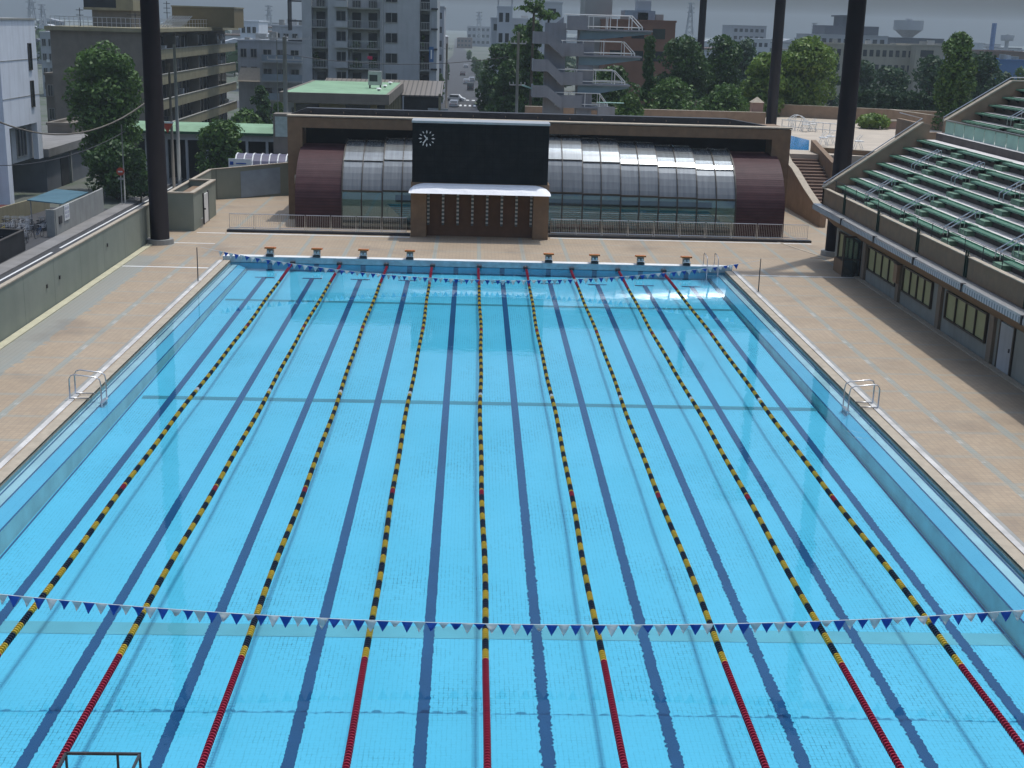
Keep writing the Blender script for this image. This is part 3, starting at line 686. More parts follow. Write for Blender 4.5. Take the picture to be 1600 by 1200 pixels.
# interior
m = MB(); m.box(-12, 19.8, 62.4, 81.8, D+.01, D+.02); m.build('hall_floor', M['deck'], t)
g = NG('indoor_pool_water'); x, y, z = g.xyz(); c = g.mix(g.math('GREATER_THAN', g.math('FRACT', g.math('MULTIPLY', y, 1/1.0)), .62), (.08, .36, .42), (.02, .13, .17)); g.l(c, g.b.inputs['Base Color']); g.b.inputs['Roughness'].default_value = .12
m = MB(); m.prism([(-4.8, 65.3), (16.5, 65.3), (16.5, 73.6), (-6.5, 73.6)], D+.03, D+.04); m.build('indoor_pool', g.m, t)
m = MB(); m.box(-6, 17, 74.9, 75.2, D+.04, .6); m.build('pool_bench', M['brick2'], t)
for k in range(6):
    m = MB(); x = 4.9+k*.62; m.tube([(x, 62.9, .42), (x+.6, 62.9, .42)], .14, 8); m.box(x+.25, x+.32, 62.85, 62.95, D, .4); m.build('orange_reel', mat('orange_reel', (.5, .09, .05), .6) if k == 0 else bpy.data.materials['orange_reel'], t)
m = MB(); m.tube([(-11.9, 65.3, 2.7), (-11.55, 65.3, 2.7)], .3, 14); m.build('wall_lamp', M['coping'], t)

# ---------------------------------------------------------------- guard rails in front of the hall
def guard(name, lab, x0, x1, y, n, h=.95):
    t = thing(name, lab, 'railing', ((x0+x1)/2, y, D))
    m = MB(); m.box(x0, x1, y+.1, y+.55, D, D+.14); m.build('base_channel', M['dark'], t)
    z0 = D+.14
    for k in range(n):
        a = x0+.15+(x1-x0-.3)*k/n; b = x0+.15+(x1-x0-.3)*(k+1)/n-.09; m = MB()
        m.tube([(a, y+.3, z0), (a, y+.3, z0+h), (b, y+.3, z0+h), (b, y+.3, z0)], .024, 6); m.tube([(a, y+.3, z0+.12), (b, y+.3, z0+.12)], .02, 5)
        c = a+.11
        while c < b-.05: m.box(c-.006, c+.006, y+.295, y+.305, z0+.12, z0+h); c += .11
        m.build('rail_panel', M['steel'], t)
guard('guard_rail', 'steel guard rail left of the scoreboard', -15.3, -4.2, 59.45, 7); guard('guard_rail', 'steel guard rail right of the scoreboard', 4.3, 20.7, 60.3, 10)
# ================================================================ GRANDSTAND (right)
SX = 20.27; TR = .716; RI = .444; Y0, Y1 = 14.0, 54.4
aisles = [18.6, 24.5, 30.4, 36.3, 42.2, 48.1]
gs = thing('grandstand', 'grandstand with green benches and brown parapets right of the pool', 'grandstand', (24, 34, D))
M['tread'] = mat('stand_tread', (.66, .62, .60), .85, .2, 1.5, streak=.2); M['riser'] = mat('stand_riser_shaded', (.10, .085, .08), .9, .25, 1.5)  # riser brown also carries the shade of its sunless face in the colour
M['gpaint'] = mat('green_paint', (.03, .15, .085), .55, .3, 3, dirt=(.1, .12, .08), streak=.2); M['gpale'] = mat('weathered_green_paint', (.14, .24, .17), .8, .35, 4); M['dgreen'] = mat('dark_green_metal', (.012, .035, .025), .5)
def zrow(i): return 4.0+RI*i          # tread height of row i
m = MB(); mr = MB(); nlow = 8
for i in range(nlow):
    x = SX-.45+TR*i; m.box(x, x+TR, Y0, Y1-.3, 3.3+RI*i, zrow(i)); mr.quad((x-.003, Y0, zrow(i)-RI), (x-.003, Y1-.3, zrow(i)-RI), (x-.003, Y1-.3, zrow(i)-.015), (x-.003, Y0, zrow(i)-.015))
xe = SX-.45+TR*nlow
m.box(xe, xe+1.7, Y0, Y1-.3, 6.2, zrow(nlow)-.05); mr.quad((xe-.003, Y0, zrow(nlow)-RI), (xe-.003, Y1-.3, zrow(nlow)-RI), (xe-.003, Y1-.3, zrow(nlow)-.06), (xe-.003, Y0, zrow(nlow)-.06))
nup = 6; xu = xe+1.7; zu = zrow(nlow)+.25
for i in range(nup):
    x = xu+TR*i; m.box(x, x+TR, Y0, Y1-.3, 6.6+RI*i, zu+RI*(i+1)); mr.quad((x-.003, Y0, zu+RI*i), (x-.003, Y1-.3, zu+RI*i), (x-.003, Y1-.3, zu+RI*(i+1)-.015), (x-.003, Y0, zu+RI*(i+1)-.015))
m.box(xu+TR*nup, xu+TR*nup+4, Y0, Y1-.3, 8, zu+RI*nup+.02)
m.build('terrace', M['tread'], gs)
no = MB()
for i in range(1, nlow): no.box(SX-.45+TR*i-.012, SX-.45+TR*i+.05, Y0, Y1-.3, zrow(i)+.002, zrow(i)+.012); no.box(SX-.45+TR*i-.014, SX-.45+TR*i-.004, Y0, Y1-.3, zrow(i)-.07, zrow(i)+.002)
for i in range(nup): no.box(xu+TR*i-.012, xu+TR*i+.05, Y0, Y1-.3, zu+RI*(i+1)+.002, zu+RI*(i+1)+.012); no.box(xu+TR*i-.014, xu+TR*i-.004, Y0, Y1-.3, zu+RI*(i+1)-.07, zu+RI*(i+1)+.002)
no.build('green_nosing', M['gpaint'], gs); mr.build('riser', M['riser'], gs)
# aisle half steps
for ai, ya in enumerate(aisles):
    for blk, (xs, zs, n) in enumerate(((SX-.45+TR, lambda i: zrow(i), nlow-1), (xu, lambda i: zu+RI*i, nup))):
        m = MB()
        for i in range(n):
            x = xs+TR*i; zl = zs(i)
            m.box(x-.36, x-.005, ya-.5, ya+.5, zl+.003, zl+RI/2); m.box(x-.03, x+.12, ya-.5, ya+.5, zl+RI+.003, zl+RI+.02)
        m.build('aisle_steps', M['gpale'], gs)
# benches: separate things
gaps = [Y0]+aisles+[Y1-.3]
def bench(L):
    t = thing('stadium_bench', 'x', 'bench', (0, 0, 0), 'green benches on the grandstand rows')
    m = MB()
    for k, x in enumerate((-.36, -.245, -.13)): m.box(x, x+.095, -L/2, L/2, -.055, -.02, k % 2)
    m.build('seat_planks', [M['gpaint'], M['gpale']], t)
    m = MB(); m.box(-.375, -.362, -L/2, L/2, -.10, -.025); m.build('front_rail', M['gpale'], t)
    for q in range(5):
        y = -L/2+.2+(L-.4)*q/4; br = MB(); br.extr([(-.34, -.057), (-.34, -.10), (-.02, -.28), (-.02, -.057)], 'y', y-.02, y+.02); br.build('bracket', M['dark'], t)
    return t
bl = {}
def nth(k): return ordn[k]
rows_all = [('lower', i, SX-.45+TR*(i+1), zrow(i)+RI) for i in range(nlow-1)]+[('upper', i, xu+TR*i, zu+RI*(i+1)) for i in range(nup)]
blocks = []
for j in range(len(gaps)-1):
    a = gaps[j]+(.5 if j else 0); b = gaps[j+1]-(.5 if j < len(gaps)-2 else 0); blocks.append((a, b))
nb = len(blocks)
for (sec, i, x, z) in rows_all:
    for j, (a, b) in enumerate(blocks):
        # skip what lies wholly outside the picture
        pm = (x, b); dd = np.array([x, b, z])-CAM; px = 800+FPX*(dd@_r)/(dd@_f)
        if px > 1630: continue
        L = round(b-a, 2); fromfar = nb-1-j
        lab = 'green bench, %s row of the %s tier, %s block from the far end' % (nth(i), sec, nth(fromfar))
        if L not in bl:
            o = bench(L); o.location = (x, (a+b)/2, z); o['label'] = lab; bl[L] = o; kids_index()
        else: dup(bl[L], (x, (a+b)/2, z), lab)
# aisle handrails
def hrail():
    t = thing('aisle_handrail', 'x', 'handrail', (0, 0, 0), 'pairs of grey handrails on the grandstand aisles')
    for yy in (-.24, .24):
        m = MB(); m.tube([(-.6, yy, .3), (-.6, yy, .62), (-.56, yy, .66), (.66, yy, 1.42), (.72, yy, 1.4), (.72, yy, 1.05)], .024, 6); m.build('rail', M['steel'], t)
    m = MB(); m.tube([(.1, -.24, .42), (.1, -.24, 1.07)], .016, 5); m.tube([(.1, -.24, 1.0), (.1, .24, 1.0)], .016, 5); m.tube([(.1, .24, .42), (.1, .24, 1.07)], .016, 5); m.build('post', M['steel'], t)
    return t
hr = None
for q, ya in enumerate(aisles):
    for k, (x, z, nm) in enumerate(((20.75, zrow(0)+.1, 'lowest'), (23.0, zrow(3)+.3, 'middle'), (xu+.5, zu+.3, 'upper'), (xu+2.6, zu+1.55, 'topmost'))):
        dd = np.array([x, ya, z])-CAM; px = 800+FPX*(dd@_r)/(dd@_f)
        if px > 1640: continue
        lab = 'pair of grey handrails, %s on the %s aisle from the far end of the grandstand' % (nm, nth(len(aisles)-1-q))
        if hr is None: hr = hrail(); hr.location = (x, ya, z); hr['label'] = lab; kids_index()
        else: dup(hr, (x, ya, z), lab)
# front parapet with dark drain gaps
prev = Y1
for k, ya in enumerate([49.75, 43.7, 37.75, 31.8, 25.8, 19.8, Y0]):
    m = MB(); m.extr([(19.5, 3.36), (19.5, 4.22), (19.66, 4.22), (19.74, 3.36)], 'y', ya+.16, prev-(.16 if k else 0)); m.build('parapet_panel', M['brick'], gs)
    m = MB(); m.box(19.46, 19.7, ya+.16, prev-(.16 if k else 0), 4.222, 4.26); m.build('parapet_coping', M['coping'], gs)
    if k < 6:
        m = MB()
        for yy in (ya-.11, ya+.11): m.box(19.44, 19.5, yy-.02, yy+.02, 3.4, 4.5)
        m.box(19.5, 19.56, ya-.14, ya+.14, 3.4, 4.1); m.build('drain_post', M['dgreen'], gs)
    prev = ya
m = MB()
for k in range(20): y = Y1-1-k*2; m.cyl(19.95, y, 4.0, 4.75, .018, n=5)
m.tube([(19.95, Y1-.5, 4.75), (19.95, Y0, 4.75)], .014, 5); m.build('front_railing', M['dark'], gs)
# canopy / gutter, beam, ground floor
m = MB(); m.box(19.0, 19.9, Y0, Y1, 3.25, 3.34); m.build('canopy', M['alu'], gs)
g = NG('ribbed_fascia'); x, y, z = g.xyz(); c = g.mix(g.math('GREATER_THAN', g.math('FRACT', g.math('MULTIPLY', y, 4.0)), .45), (.14, .19, .22), (.42, .45, .48)); g.l(c, g.b.inputs['Base Color'])
M['rib'] = g.m
m = MB(); m.extr([(18.98, 3.04), (18.98, 3.249), (19.1, 3.249), (19.1, 3.04)], 'y', Y0, Y1)
m.build('fascia', M['rib'], gs)
m = MB()
for y in (48.33, 42.5, 36.6, 30.7, 24.8): m.box(18.93, 19.12, y-.05, y+.05, 3.02, 3.36)
m.build('fascia_joint', M['dark'], gs)
m = MB(); m.extr([(19.3, 2.95), (19.3, 3.249), (20.5, 3.249), (20.5, 2.1), (20.35, 2.1)], 'y', Y0, Y1); m.build('soffit_beam', M['brick'], gs)
M['greybrown'] = mat('grey_brown_plaster', (.22, .18, .14), .85, .15, 1); M['paleb'] = mat('pale_grey_wall', (.27, .285, .265), .85, .12, .8, streak=.3)
m = MB(); m.box(20.5, 30, Y0, Y1-.1, D, 3.2); m.build('ground_floor_wall', M['paleb'], gs)
for y in (48.35, 42.55, 36.75, 30.7, 24.8):
    m = MB(); m.box(20.36, 20.5, y-.22, y+.22, D, 2.3); m.build('pilaster', M['greybrown'], gs)
M['blind'] = mat('yellow_green_blind', (.36, .37, .20), .6, .12, 1)
for (a, b, z0, z1) in ((43.1, 47.7, .85, 1.95), (37.95, 41.9, .85, 1.95), (31.4, 35.95, .85, 1.95)):
    window(gs, 'x-', a, b, z0, z1, 20.5, 'frame', 'blind', 3)
dd = MB(); dd.box(20.44, 20.5, 28.7, 29.95, D+.02, 2.0); do = dd.build('door', M['greybld'], gs); m = MB(); m.box(20.40, 20.44, 28.85, 28.92, 1.0, 1.15); m.build('handle', M['dark'], do)
for q in (28.6, 29.95): m = MB(); m.box(20.42, 20.5, q, q+.1, D, 2.06); m.build('door_jamb', M['frame'], gs)
window(gs, 'x-', 49.6, 53.4, .3, 1.85, 20.5, 'frame', 'blind', 3)
# glazed entrance and brown planter
t = thing('brown_planter', 'square brown tiled planter box below the grandstand entrance', 'planter', (19.9, 49.9, D)); m = MB(); m.box(19.6, 20.3, 49.3, 51.2, D, .85); m.build('box', M['brick'], t); m = MB(); m.box(19.66, 20.24, 49.36, 51.14, .8, .87); m.build('soil', M['trunk'], t)
t = thing('entrance_screen', 'dark framed glass screen at the grandstand entrance', 'screen', (19.6, 49.2, D)); m = MB()
for (x) in (19.55, 20.45): m.box(x-.04, x+.04, 49.15, 49.22, D, 2.3)
m.box(19.5, 20.5, 49.15, 49.22, 2.22, 2.3); m.box(19.5, 20.5, 49.15, 49.22, 1.0, 1.06); m.build('frame', M['frame'], t); m = MB(); m.box(19.59, 20.41, 49.17, 49.2, D, 2.22); m.build('glass', M['glasslo'], t)
m = MB(); t = thing('wall_box', 'small brown box on the wall between two grandstand windows', 'box', (20.4, 42.5, 1.2)); m.box(20.2, 20.36, 42.3, 42.8, 1.1, 2.0); m.build('body', M['brick2'], t); m = MB(); m.box(20.17, 20.4, 42.26, 42.84, 2.0, 2.05); m.build('lid', M['frame'], t)
# end parapets at the far end
def slope_wall(pts, y0, y1, mt, nm='end_parapet'):
    m = MB(); m.extr(pts, 'y', y0, y1); return m.build(nm, mt, gs)
slope_wall([(19.5, 3.3), (19.5, 4.25), (24.75, 8.0), (25.15, 7.95), (25.15, 6.3), (24.3, 6.0)], Y1-.3, Y1, M['brick2'])
slope_wall([(25.95, 6.8), (25.95, 8.1), (29.5, 10.38), (34, 10.45), (34, 8), (28, 7.2)], Y1-.3, Y1, M['brick2'])
m = MB(); m.beam((19.45, Y1-.15, 4.29), (24.75, Y1-.15, 8.05), .42, .08); m.beam((25.95, Y1-.15, 8.15), (29.5, Y1-.15, 10.43), .42, .08); m.beam((29.5, Y1-.15, 10.43), (34, Y1-.15, 10.5), .42, .08); m.build('parapet_coping', M['coping'], gs)
m = MB(); m.tube([(19.5, Y1-.05, 4.3), (19.5, Y1-.05, 4.5), (24.75, Y1-.05, 8.25), (24.75, Y1+4, 8.3)], .03, 6); m.tube([(25.95, Y1-.05, 8.1), (25.95, Y1-.05, 8.35), (29.5, Y1-.05, 10.62), (34, Y1-.05, 10.7)], .03, 6); m.build('parapet_rail', M['steel'], gs)
slope_wall([(24.6, 6.2), (24.6, 7.98), (24.85, 7.98), (24.85, 6.2)], Y1, Y1+4, M['brick2'], 'exit_wall')
m = MB(); m.box(24.85, 31, Y1+4, Y1+4.25, D, 7.2); m.build('rear_wall', M['brick2'], gs)
m = MB(); m.box(24.6, 31, Y1, Y1+4, 6.6, 6.75); m.build('exit_landing', M['conc'], gs)
m = MB(); m.box(23.5, 30, Y1-.5, Y1, D, 5.5); m.build('flank_wall', M['brick'], gs)
# pale green balustrade at the front of the cross aisle
M['gpanel'] = mat('pale_green_panel', (.42, .60, .48), .6, .12, 1)
y = Y1-.6; k = 0; xb = xe+.35
while y > 26:
    m = MB(); m.box(xb, xb+.04, y-1.35, y-.05, zrow(nlow)-.05, zrow(nlow)+.62); m.build('balustrade_panel', M['gpanel'], gs); y -= 1.45
m = MB(); m.box(xb-.04, xb+.08, 26, Y1-.6, zrow(nlow)+.64, zrow(nlow)+.70); m.build('balustrade_rail', M['steel'], gs)

# ================================================================ RIGHT BACK: raised terrace, stairs, second pool
PZ = 3.6
tr = thing('terrace_stairs', 'brown walled stairs climbing to the diving pool terrace', 'stairs', (23.5, 72, D))
m = MB(); n1 = 20; ya, yb = 71.5, 83.5; xa, xb2 = 22.9, 26.2
for k in range(n1):
    y = ya+(yb-ya)*k/n1; m.box(23.4, 26.3, y, 84.5, D+(PZ-D)*k/n1, D+(PZ-D)*(k+1)/n1-.001)
m.build('steps', mat('stair_brown', (.17, .11, .08), .9, .2, 1), tr)
m = MB(); m.extr([(67.2, D), (67.2, 1.0), (72, 2.0), (76, 3.0), (78, 3.3), (83.9, 5.2), (84.5, 5.2), (84.5, D)], 'x', 22.95, 23.35); m.build('left_wall', M['brick2'], tr)
m = MB(); m.extr([(78, D), (78, 3.4), (84.6, 4.5), (84.6, D)], 'x', 26.35, 26.75); m.build('right_wall', M['brick'], tr)
m = MB(); m.extr([(67.2, 1.002), (67.2, 1.09), (72, 2.09), (76, 3.09), (78, 3.39), (83.9, 5.29), (83.9, 5.202), (78, 3.302), (76, 3.002), (72, 2.002)], 'x', 22.9, 23.4); m.build('coping', M['coping'], tr)
terr = MB(); terr.prism([(5, 84.5), (60, 78), (75, 128), (34, 135), (22, 113), (5, 112)], -4.6, PZ); terr.build('upper_terrace', mat('terrace_paving', (.46, .39, .31), .85, .12, .5), kind='structure')
q = [P(1236, 213, Z=PZ), P(1264, 222, Z=PZ), P(1264, 237, Z=PZ), P(1228, 237, Z=PZ)]
m = MB(); m.add([(22, 86.5, PZ+.01), (q[2][0]+.3, 85.6, PZ+.01), (q[1][0]+.5, 95.5, PZ+.01), (q[0][0], 101.5, PZ+.01), (22, 101.5, PZ+.01)], [(0, 1, 2, 3, 4)]); m.build('diving_pool_water', mat('deep_blue_water', (.02, .22, .50), .12, .15, .6), kind='structure')
rw = wall('retaining_wall', 'brown retaining wall between the stairs and the second mast', [(45, 77.5), (33, 80.4), (26.8, 84.55)], D-4.7, PZ+.35, .35, M['brick'], M['coping'])
# perimeter walls of the terrace
wall('perimeter_wall', 'low brown wall at the back of the diving pool terrace', [(60, 118), (46, 122), (34, 127), (23, 129)], PZ-5, PZ+1.3, .3, M['brick2'], M['coping'])
wall('perimeter_wall', 'brown wall sloping down beside the round shrub', [(62, 93), (52, 101), (46, 112), (44, 121)], PZ-5, PZ+1.4, .3, M['brick2'], M['coping'])
def shed_tower():
    a = P(1182, 172, Y=112); t = thing('gate_pillar', 'pinkish pillar with a pale pyramid cap behind the hall roof', 'pillar', (a[0], 112, PZ)); x = a[0]
    zt = P(1182, 160, Y=112)[2]; m = MB(); m.box(x-.55, x+.55, 111.5, 112.6, PZ, zt); m.build('shaft', mat('pink_brick', (.38, .24, .19), .8, .1, 1.5), t)
    m = MB(); m.add([(x-.65, 111.4, zt), (x+.65, 111.4, zt), (x+.65, 112.7, zt), (x-.65, 112.7, zt), (x, 112.05, zt+.55)], [(3, 2, 1, 0), (0, 1, 4), (1, 2, 4), (2, 3, 4), (3, 0, 4)]); m.build('cap', M['coping'], t)
shed_tower()
wall('back_parapet', 'long tan parapet behind the roof of the hall', [(P(1195, 182, Y=111)[0], 111), (P(820, 173, Y=111)[0], 111)], PZ-.2, P(1000, 171, Y=111)[2], .4, M['brick2'], M['coping'])
# pool furniture on the terrace
def lounger_frame(px, py, i, lab):
    p = P(px, py, Z=PZ); t = thing('diving_stand', lab, 'stand', (p[0], p[1], PZ), 'small pale stands on the diving pool terrace'); x, y = p[0], p[1]
    for s in (-1, 1):
        m = MB(); m.tube([(x-.35, y+s*.3, PZ), (x-.1, y+s*.3, PZ+.9), (x+.35, y+s*.3, PZ)], .03, 6); m.tube([(x-.1, y+s*.3, PZ+.9), (x+.2, y+s*.3, PZ+1.2)], .025, 6); m.build('side_rail', M['white'], t)
    m = MB(); m.box(x-.3, x+.3, y-.35, y+.35, PZ+.65, PZ+.72); m.build('shelf', M['white'], t)
for i, (px, py, lab) in enumerate(((1286, 228, 'small pale stand just left of the wide mast'), (1297, 226, 'small pale stand half hidden by the wide mast'), (1341, 234, 'lone dark legged stand right of the wide mast'), (1258, 206, 'pale stand at the left end of the terrace row'), (1270, 205, 'pale stand second in the terrace row'))): lounger_frame(px, py, i, lab)
a = P(1222, 192, Z=PZ+.6); b = P(1308, 199, Z=PZ+.6); t = thing('white_railing', 'low white railing at the back of the diving pool terrace', 'railing', (a[0], a[1], PZ)); m = MB()
m.tube([(a[0], a[1], PZ+.9), (b[0], b[1], PZ+.9)], .05, 6); m.tube([(a[0], a[1], PZ+.3), (b[0], b[1], PZ+.3)], .04, 6)
for k in range(9): f = k/8; m.cyl(a[0]+(b[0]-a[0])*f, a[1]+(b[1]-a[1])*f, PZ, PZ+.9, .04, n=6)
m.build('rail', M['white'], t)
a = P(1240, 195, Z=PZ+.6); t = thing('climbing_arch', 'white arched climbing frame on the diving pool terrace', 'frame', (a[0], a[1], PZ)); x, y = a[0]+.5, a[1]
for yy in (y, y+.8):
    m = MB(); m.tube([(x-1.0+2.4*k/10, yy, PZ+1.4*math.sin(PI*(.2+.8*k/10))+.1) for k in range(11)], .035, 6)
    m.tube([(x-.8, yy, PZ+1.1), (x-.3, yy, PZ)], .03, 6); m.tube([(x-.3, yy, PZ+1.4), (x-.7, yy, PZ)], .03, 6); m.tube([(x+.5, yy, PZ+1.3), (x+.1, yy, PZ)], .03, 6); m.build('arch_side', M['white'], t)

# ---------------------------------------------------------------- diving tower
YT = 95.0; t = thing('diving_tower', 'tall grey concrete diving tower with four platforms', 'diving tower', (8, YT+3, PZ))
def tx(px): return P(px, 90, Y=YT)[0]
def tz(py, px=880): return P(px, py, Y=YT)[2]
M['towerc'] = mat('tower_concrete', (.27, .28, .30), .85, .12, .7, streak=.35); M['towerb'] = mat('pale_blue_paint', (.16, .24, .28), .7, .12, .8)
m = MB(); m.box(tx(851), tx(884), YT+.5, YT+1.0, PZ-.5, tz(36)); m.build('stair_wall', M['towerc'], t)
m = MB(); m.box(tx(904), tx(928), YT+.3, YT+2.6, PZ-.5, tz(44)); m.build('shaft', M['towerc'], t)
lv = [(166, 870, 958, 0, 158), (130, 872, 987, 1, 152), (85, 878, 1003, 2, 100), (44, 884, 1018, 3, 40)]
for i, (py, pa, pb, k, _) in enumerate(lv):
    z = tz(py); xa, xb_ = tx(pa), tx(pb); xr = tx(930)
    m = MB(); m.box(xa, xb_, YT, YT+2.4, z-.14, z); m.build('platform', M['towerc'], t)
    m = MB(); m.extr([(tx(905), z-.142), (xb_-.1, z-.142), (xb_-.1, z-.3), (xr+.2, z-(.85 if i else .3)), (tx(905), z-(.85 if i else .3))], 'y', YT+.25, YT+2.1); m.build('bracket', M['towerb'] if i else M['towerc'], t)
    # railing
    hz = 1.15; xe_ = tx([940, 962, 975, 985][i]); m = MB()
    for yy in (YT+.05, YT+2.35):
        m.tube([(xa-.1, yy, z+hz), (xe_, yy, z+hz), (min(xb_-.3, xe_+.9), yy, z+.25), (min(xb_-.3, xe_+.9), yy, z)], .045, 6); m.tube([(xa, yy, z+.2), (min(xb_-.3, xe_+.9), yy, z+.2)], .04, 6)
        for q in range(4): xx = xa+(xe_-xa)*q/3; m.tube([(xx, yy, z), (xx, yy, z+hz)], .035, 5)
    m.build('railing', M['white'], t)
    if i < 3: m = MB(); m.box(xa, tx(912), YT-.02, YT+.03, z, z+.95); m.build('side_panel', M['towerc'], t)
# stairs, zig zag on the left
m = MB(); ms = MB()
ys = [(170, 130), (130, 85), (85, 44)]
for i, (pa, pb) in enumerate([(166, 148), (148, 130)] if False else [(166, 130), (130, 85), (85, 44)]):
    z0_, z1_ = tz(pa), tz(pb); zm = (z0_+z1_)/2; xr, xl = tx(880), tx(856); xll = tx(835)
    # lower flight front (goes up to the left), landing, upper flight behind (goes up to the right)
    m.extr([(xr, z0_-.25), (xl, zm-.25), (xl, zm+.75), (xr, z0_+.75)], 'y', YT-.45, YT-.3)
    ms.extr([(xr, z0_-.26), (xl, zm-.26), (xl, zm-.1), (xr, z0_-.1)], 'y', YT-.3, YT+.5)
    m.box(xll, xl, YT-.45, YT-.3, zm-.25, zm+.75); ms.box(xll, xl, YT-.3, YT+2.2, zm-.2, zm); m.box(xll-.12, xll, YT-.45, YT+2.2, zm-.25, zm+.75)
    ms.extr([(xl, zm-.2), (xr, z1_-.2), (xr, z1_), (xl, zm)], 'y', YT+1.05, YT+2.2)
    m.extr([(xl, zm), (xr, z1_), (xr, z1_+.95), (xl, zm+.95)], 'y', YT+1.0, YT+1.12)
m.build('stair_parapet', M['towerc'], t); ms.build('stair_flight', M['greybld'], t)
zt = tz(24); m = MB(); m.box(tx(884), tx(916), YT-.16, YT-.08, tz(46), zt); m.build('top_panel', M['towerc'], t)
m = MB(); m.box(tx(916), tx(962), YT, YT+.06, zt-.05, zt+.03)
for px in (925, 945, 962): m.box(tx(px)-.03, tx(px)+.03, YT, YT+.06, tz(44), zt)
m.build('top_rail', M['white'], t)
# small springboard platform beside
m = MB(); m.beam((tx(818), YT+1.5, tz(136)), (tx(850), YT+1.5, tz(146)), .5, .12); m.build('springboard', mat('mint_board', (.35, .55, .48), .6), t)
t = thing('springboard_stand', 'low springboard stand with a pale green board right of the tower', 'springboard', (tx(960), YT-2, PZ)); m = MB(); m.box(tx(932), tx(974), YT-2.3, YT-1.8, tz(157), tz(156)); m.build('board', bpy.data.materials['mint_board'], t); m = MB(); m.box(tx(934), tx(960), YT-2.4, YT-1.7, PZ, tz(163)); m.build('base', M['towerc'], t)
# ================================================================ STREET SIDE (left) AND CITY
def sheet(name, pts, z, mt): m = MB(); m.add([(x, y, z) for x, y in pts], [tuple(range(len(pts)))]); return m.build(name, mt, kind='structure')
sheet('side_street', [(-32.0, -40), (-20, -40), (-20, 130), (-32.0, 130)], G+.004, M['asphalt'])
m = MB(); m.box(-31.55, -31.38, -10, 76.9, G+.004, G+.008); m.box(-31.55, -31.38, 78.8, 125, G+.004, G+.008); m.build('white_road_line', M['white'], kind='structure')
m = MB(); m.box(-33.2, -31.9, -40, 125, G, G+.14); m.build('pavement', M['pave'], kind='structure')
sheet('bicycle_park_paving', [(-56, 60), (-33.2, 60), (-33.2, 100), (-56, 100)], G+.006, M['asphalt'])
sheet('main_street', [(P(690, 170, Z=G)[0]-9, 262), (P(758, 170, Z=G)[0]+3, 262), (-4.0, 700), (-17, 1400), (-22, 1400), (-12.2, 700)], G+.006, M['asphalt'])
sheet('cross_street', [(-60, 240), (60, 240), (60, 262), (-60, 262)], G+.01, M['asphalt'])
m = MB()
for k in range(8): x = -4.6+k*1.0; m.box(x, x+.5, 263, 268, G+.02, G+.024)
for k in range(5): x = -3.6+k*1.3; m.box(x, x+.7, 284, 287, G+.02, G+.024)
m.build('zebra_crossing', M['white'], kind='structure')

# bicycle park
wall('block_wall', 'grey concrete wall of the bicycle park with a white notice', [(-33.25, 83.9), (-33.25, 97.5)], G, G+2.15, .2, M['conc'], None)
wall('block_wall', 'low wall end turning away from the street at the bicycle park', [(-33.3, 83.9), (-33.95, 83.9)], G, G+2.15, .2, M['conc'], None)
wall('block_wall', 'low tan wall behind the parked bicycles', [(-40.5, 84), (-38.5, 99)], G, G+1.3, .2, M['khaki'], None)
wall('dark_fence', 'dark brown fence in the lower left corner beyond the boundary wall', [(-33.5, 58), (-33.6, 77.5), (-36.5, 78)], G, G+1.5, .15, M['shade'], M['frame'], cat='fence')
t = thing('notice_board', 'white notice board on the bicycle park wall', 'sign', (-33.2, 86.6, G+1.2)); m = MB(); m.box(-33.24, -33.19, 86.0, 87.3, G+.95, G+2.2); m.build('board', M['white'], t); m = MB()
for k in range(3):
    for j in range(2): m.box(-33.19, -33.18, 86.15+j*.58, 86.6+j*.58, G+1.15+k*.33, G+1.35+k*.33)
m.build('printed_blocks', mat('pale_grey_print', (.45, .45, .5)), t)
t = thing('notice_board', 'small dark box on the bicycle park wall', 'sign', (-33.2, 84.9, G+1.2)); m = MB(); m.box(-33.24, -33.18, 84.6, 85.3, G+.9, G+1.5); m.build('board', M['dark'], t)
t = thing('bicycle_shelter', 'blue green sheet roof over the bicycle park', 'shelter', (-35.5, 91, G)); pp = [P(42, 312, Z=G+2.4), P(97, 318, Z=G+2.25), P(138, 300, Z=G+2.25), P(87, 295, Z=G+2.4)]
m = MB(); vs = [tuple(p) for p in pp]; m.add(vs+[(a, b, c-.08) for a, b, c in vs], [(0, 1, 2, 3), (7, 6, 5, 4), (0, 4, 5, 1), (1, 5, 6, 2), (2, 6, 7, 3), (3, 7, 4, 0)]); m.build('roof', mat('blue_green_sheet', (.06, .14, .18), .6, .12, .6), t)
for p in pp: m = MB(); m.cyl(p[0]*.995, p[1]+.3, G, p[2]-.08, .05, n=6); m.build('post', M['alu'], t)
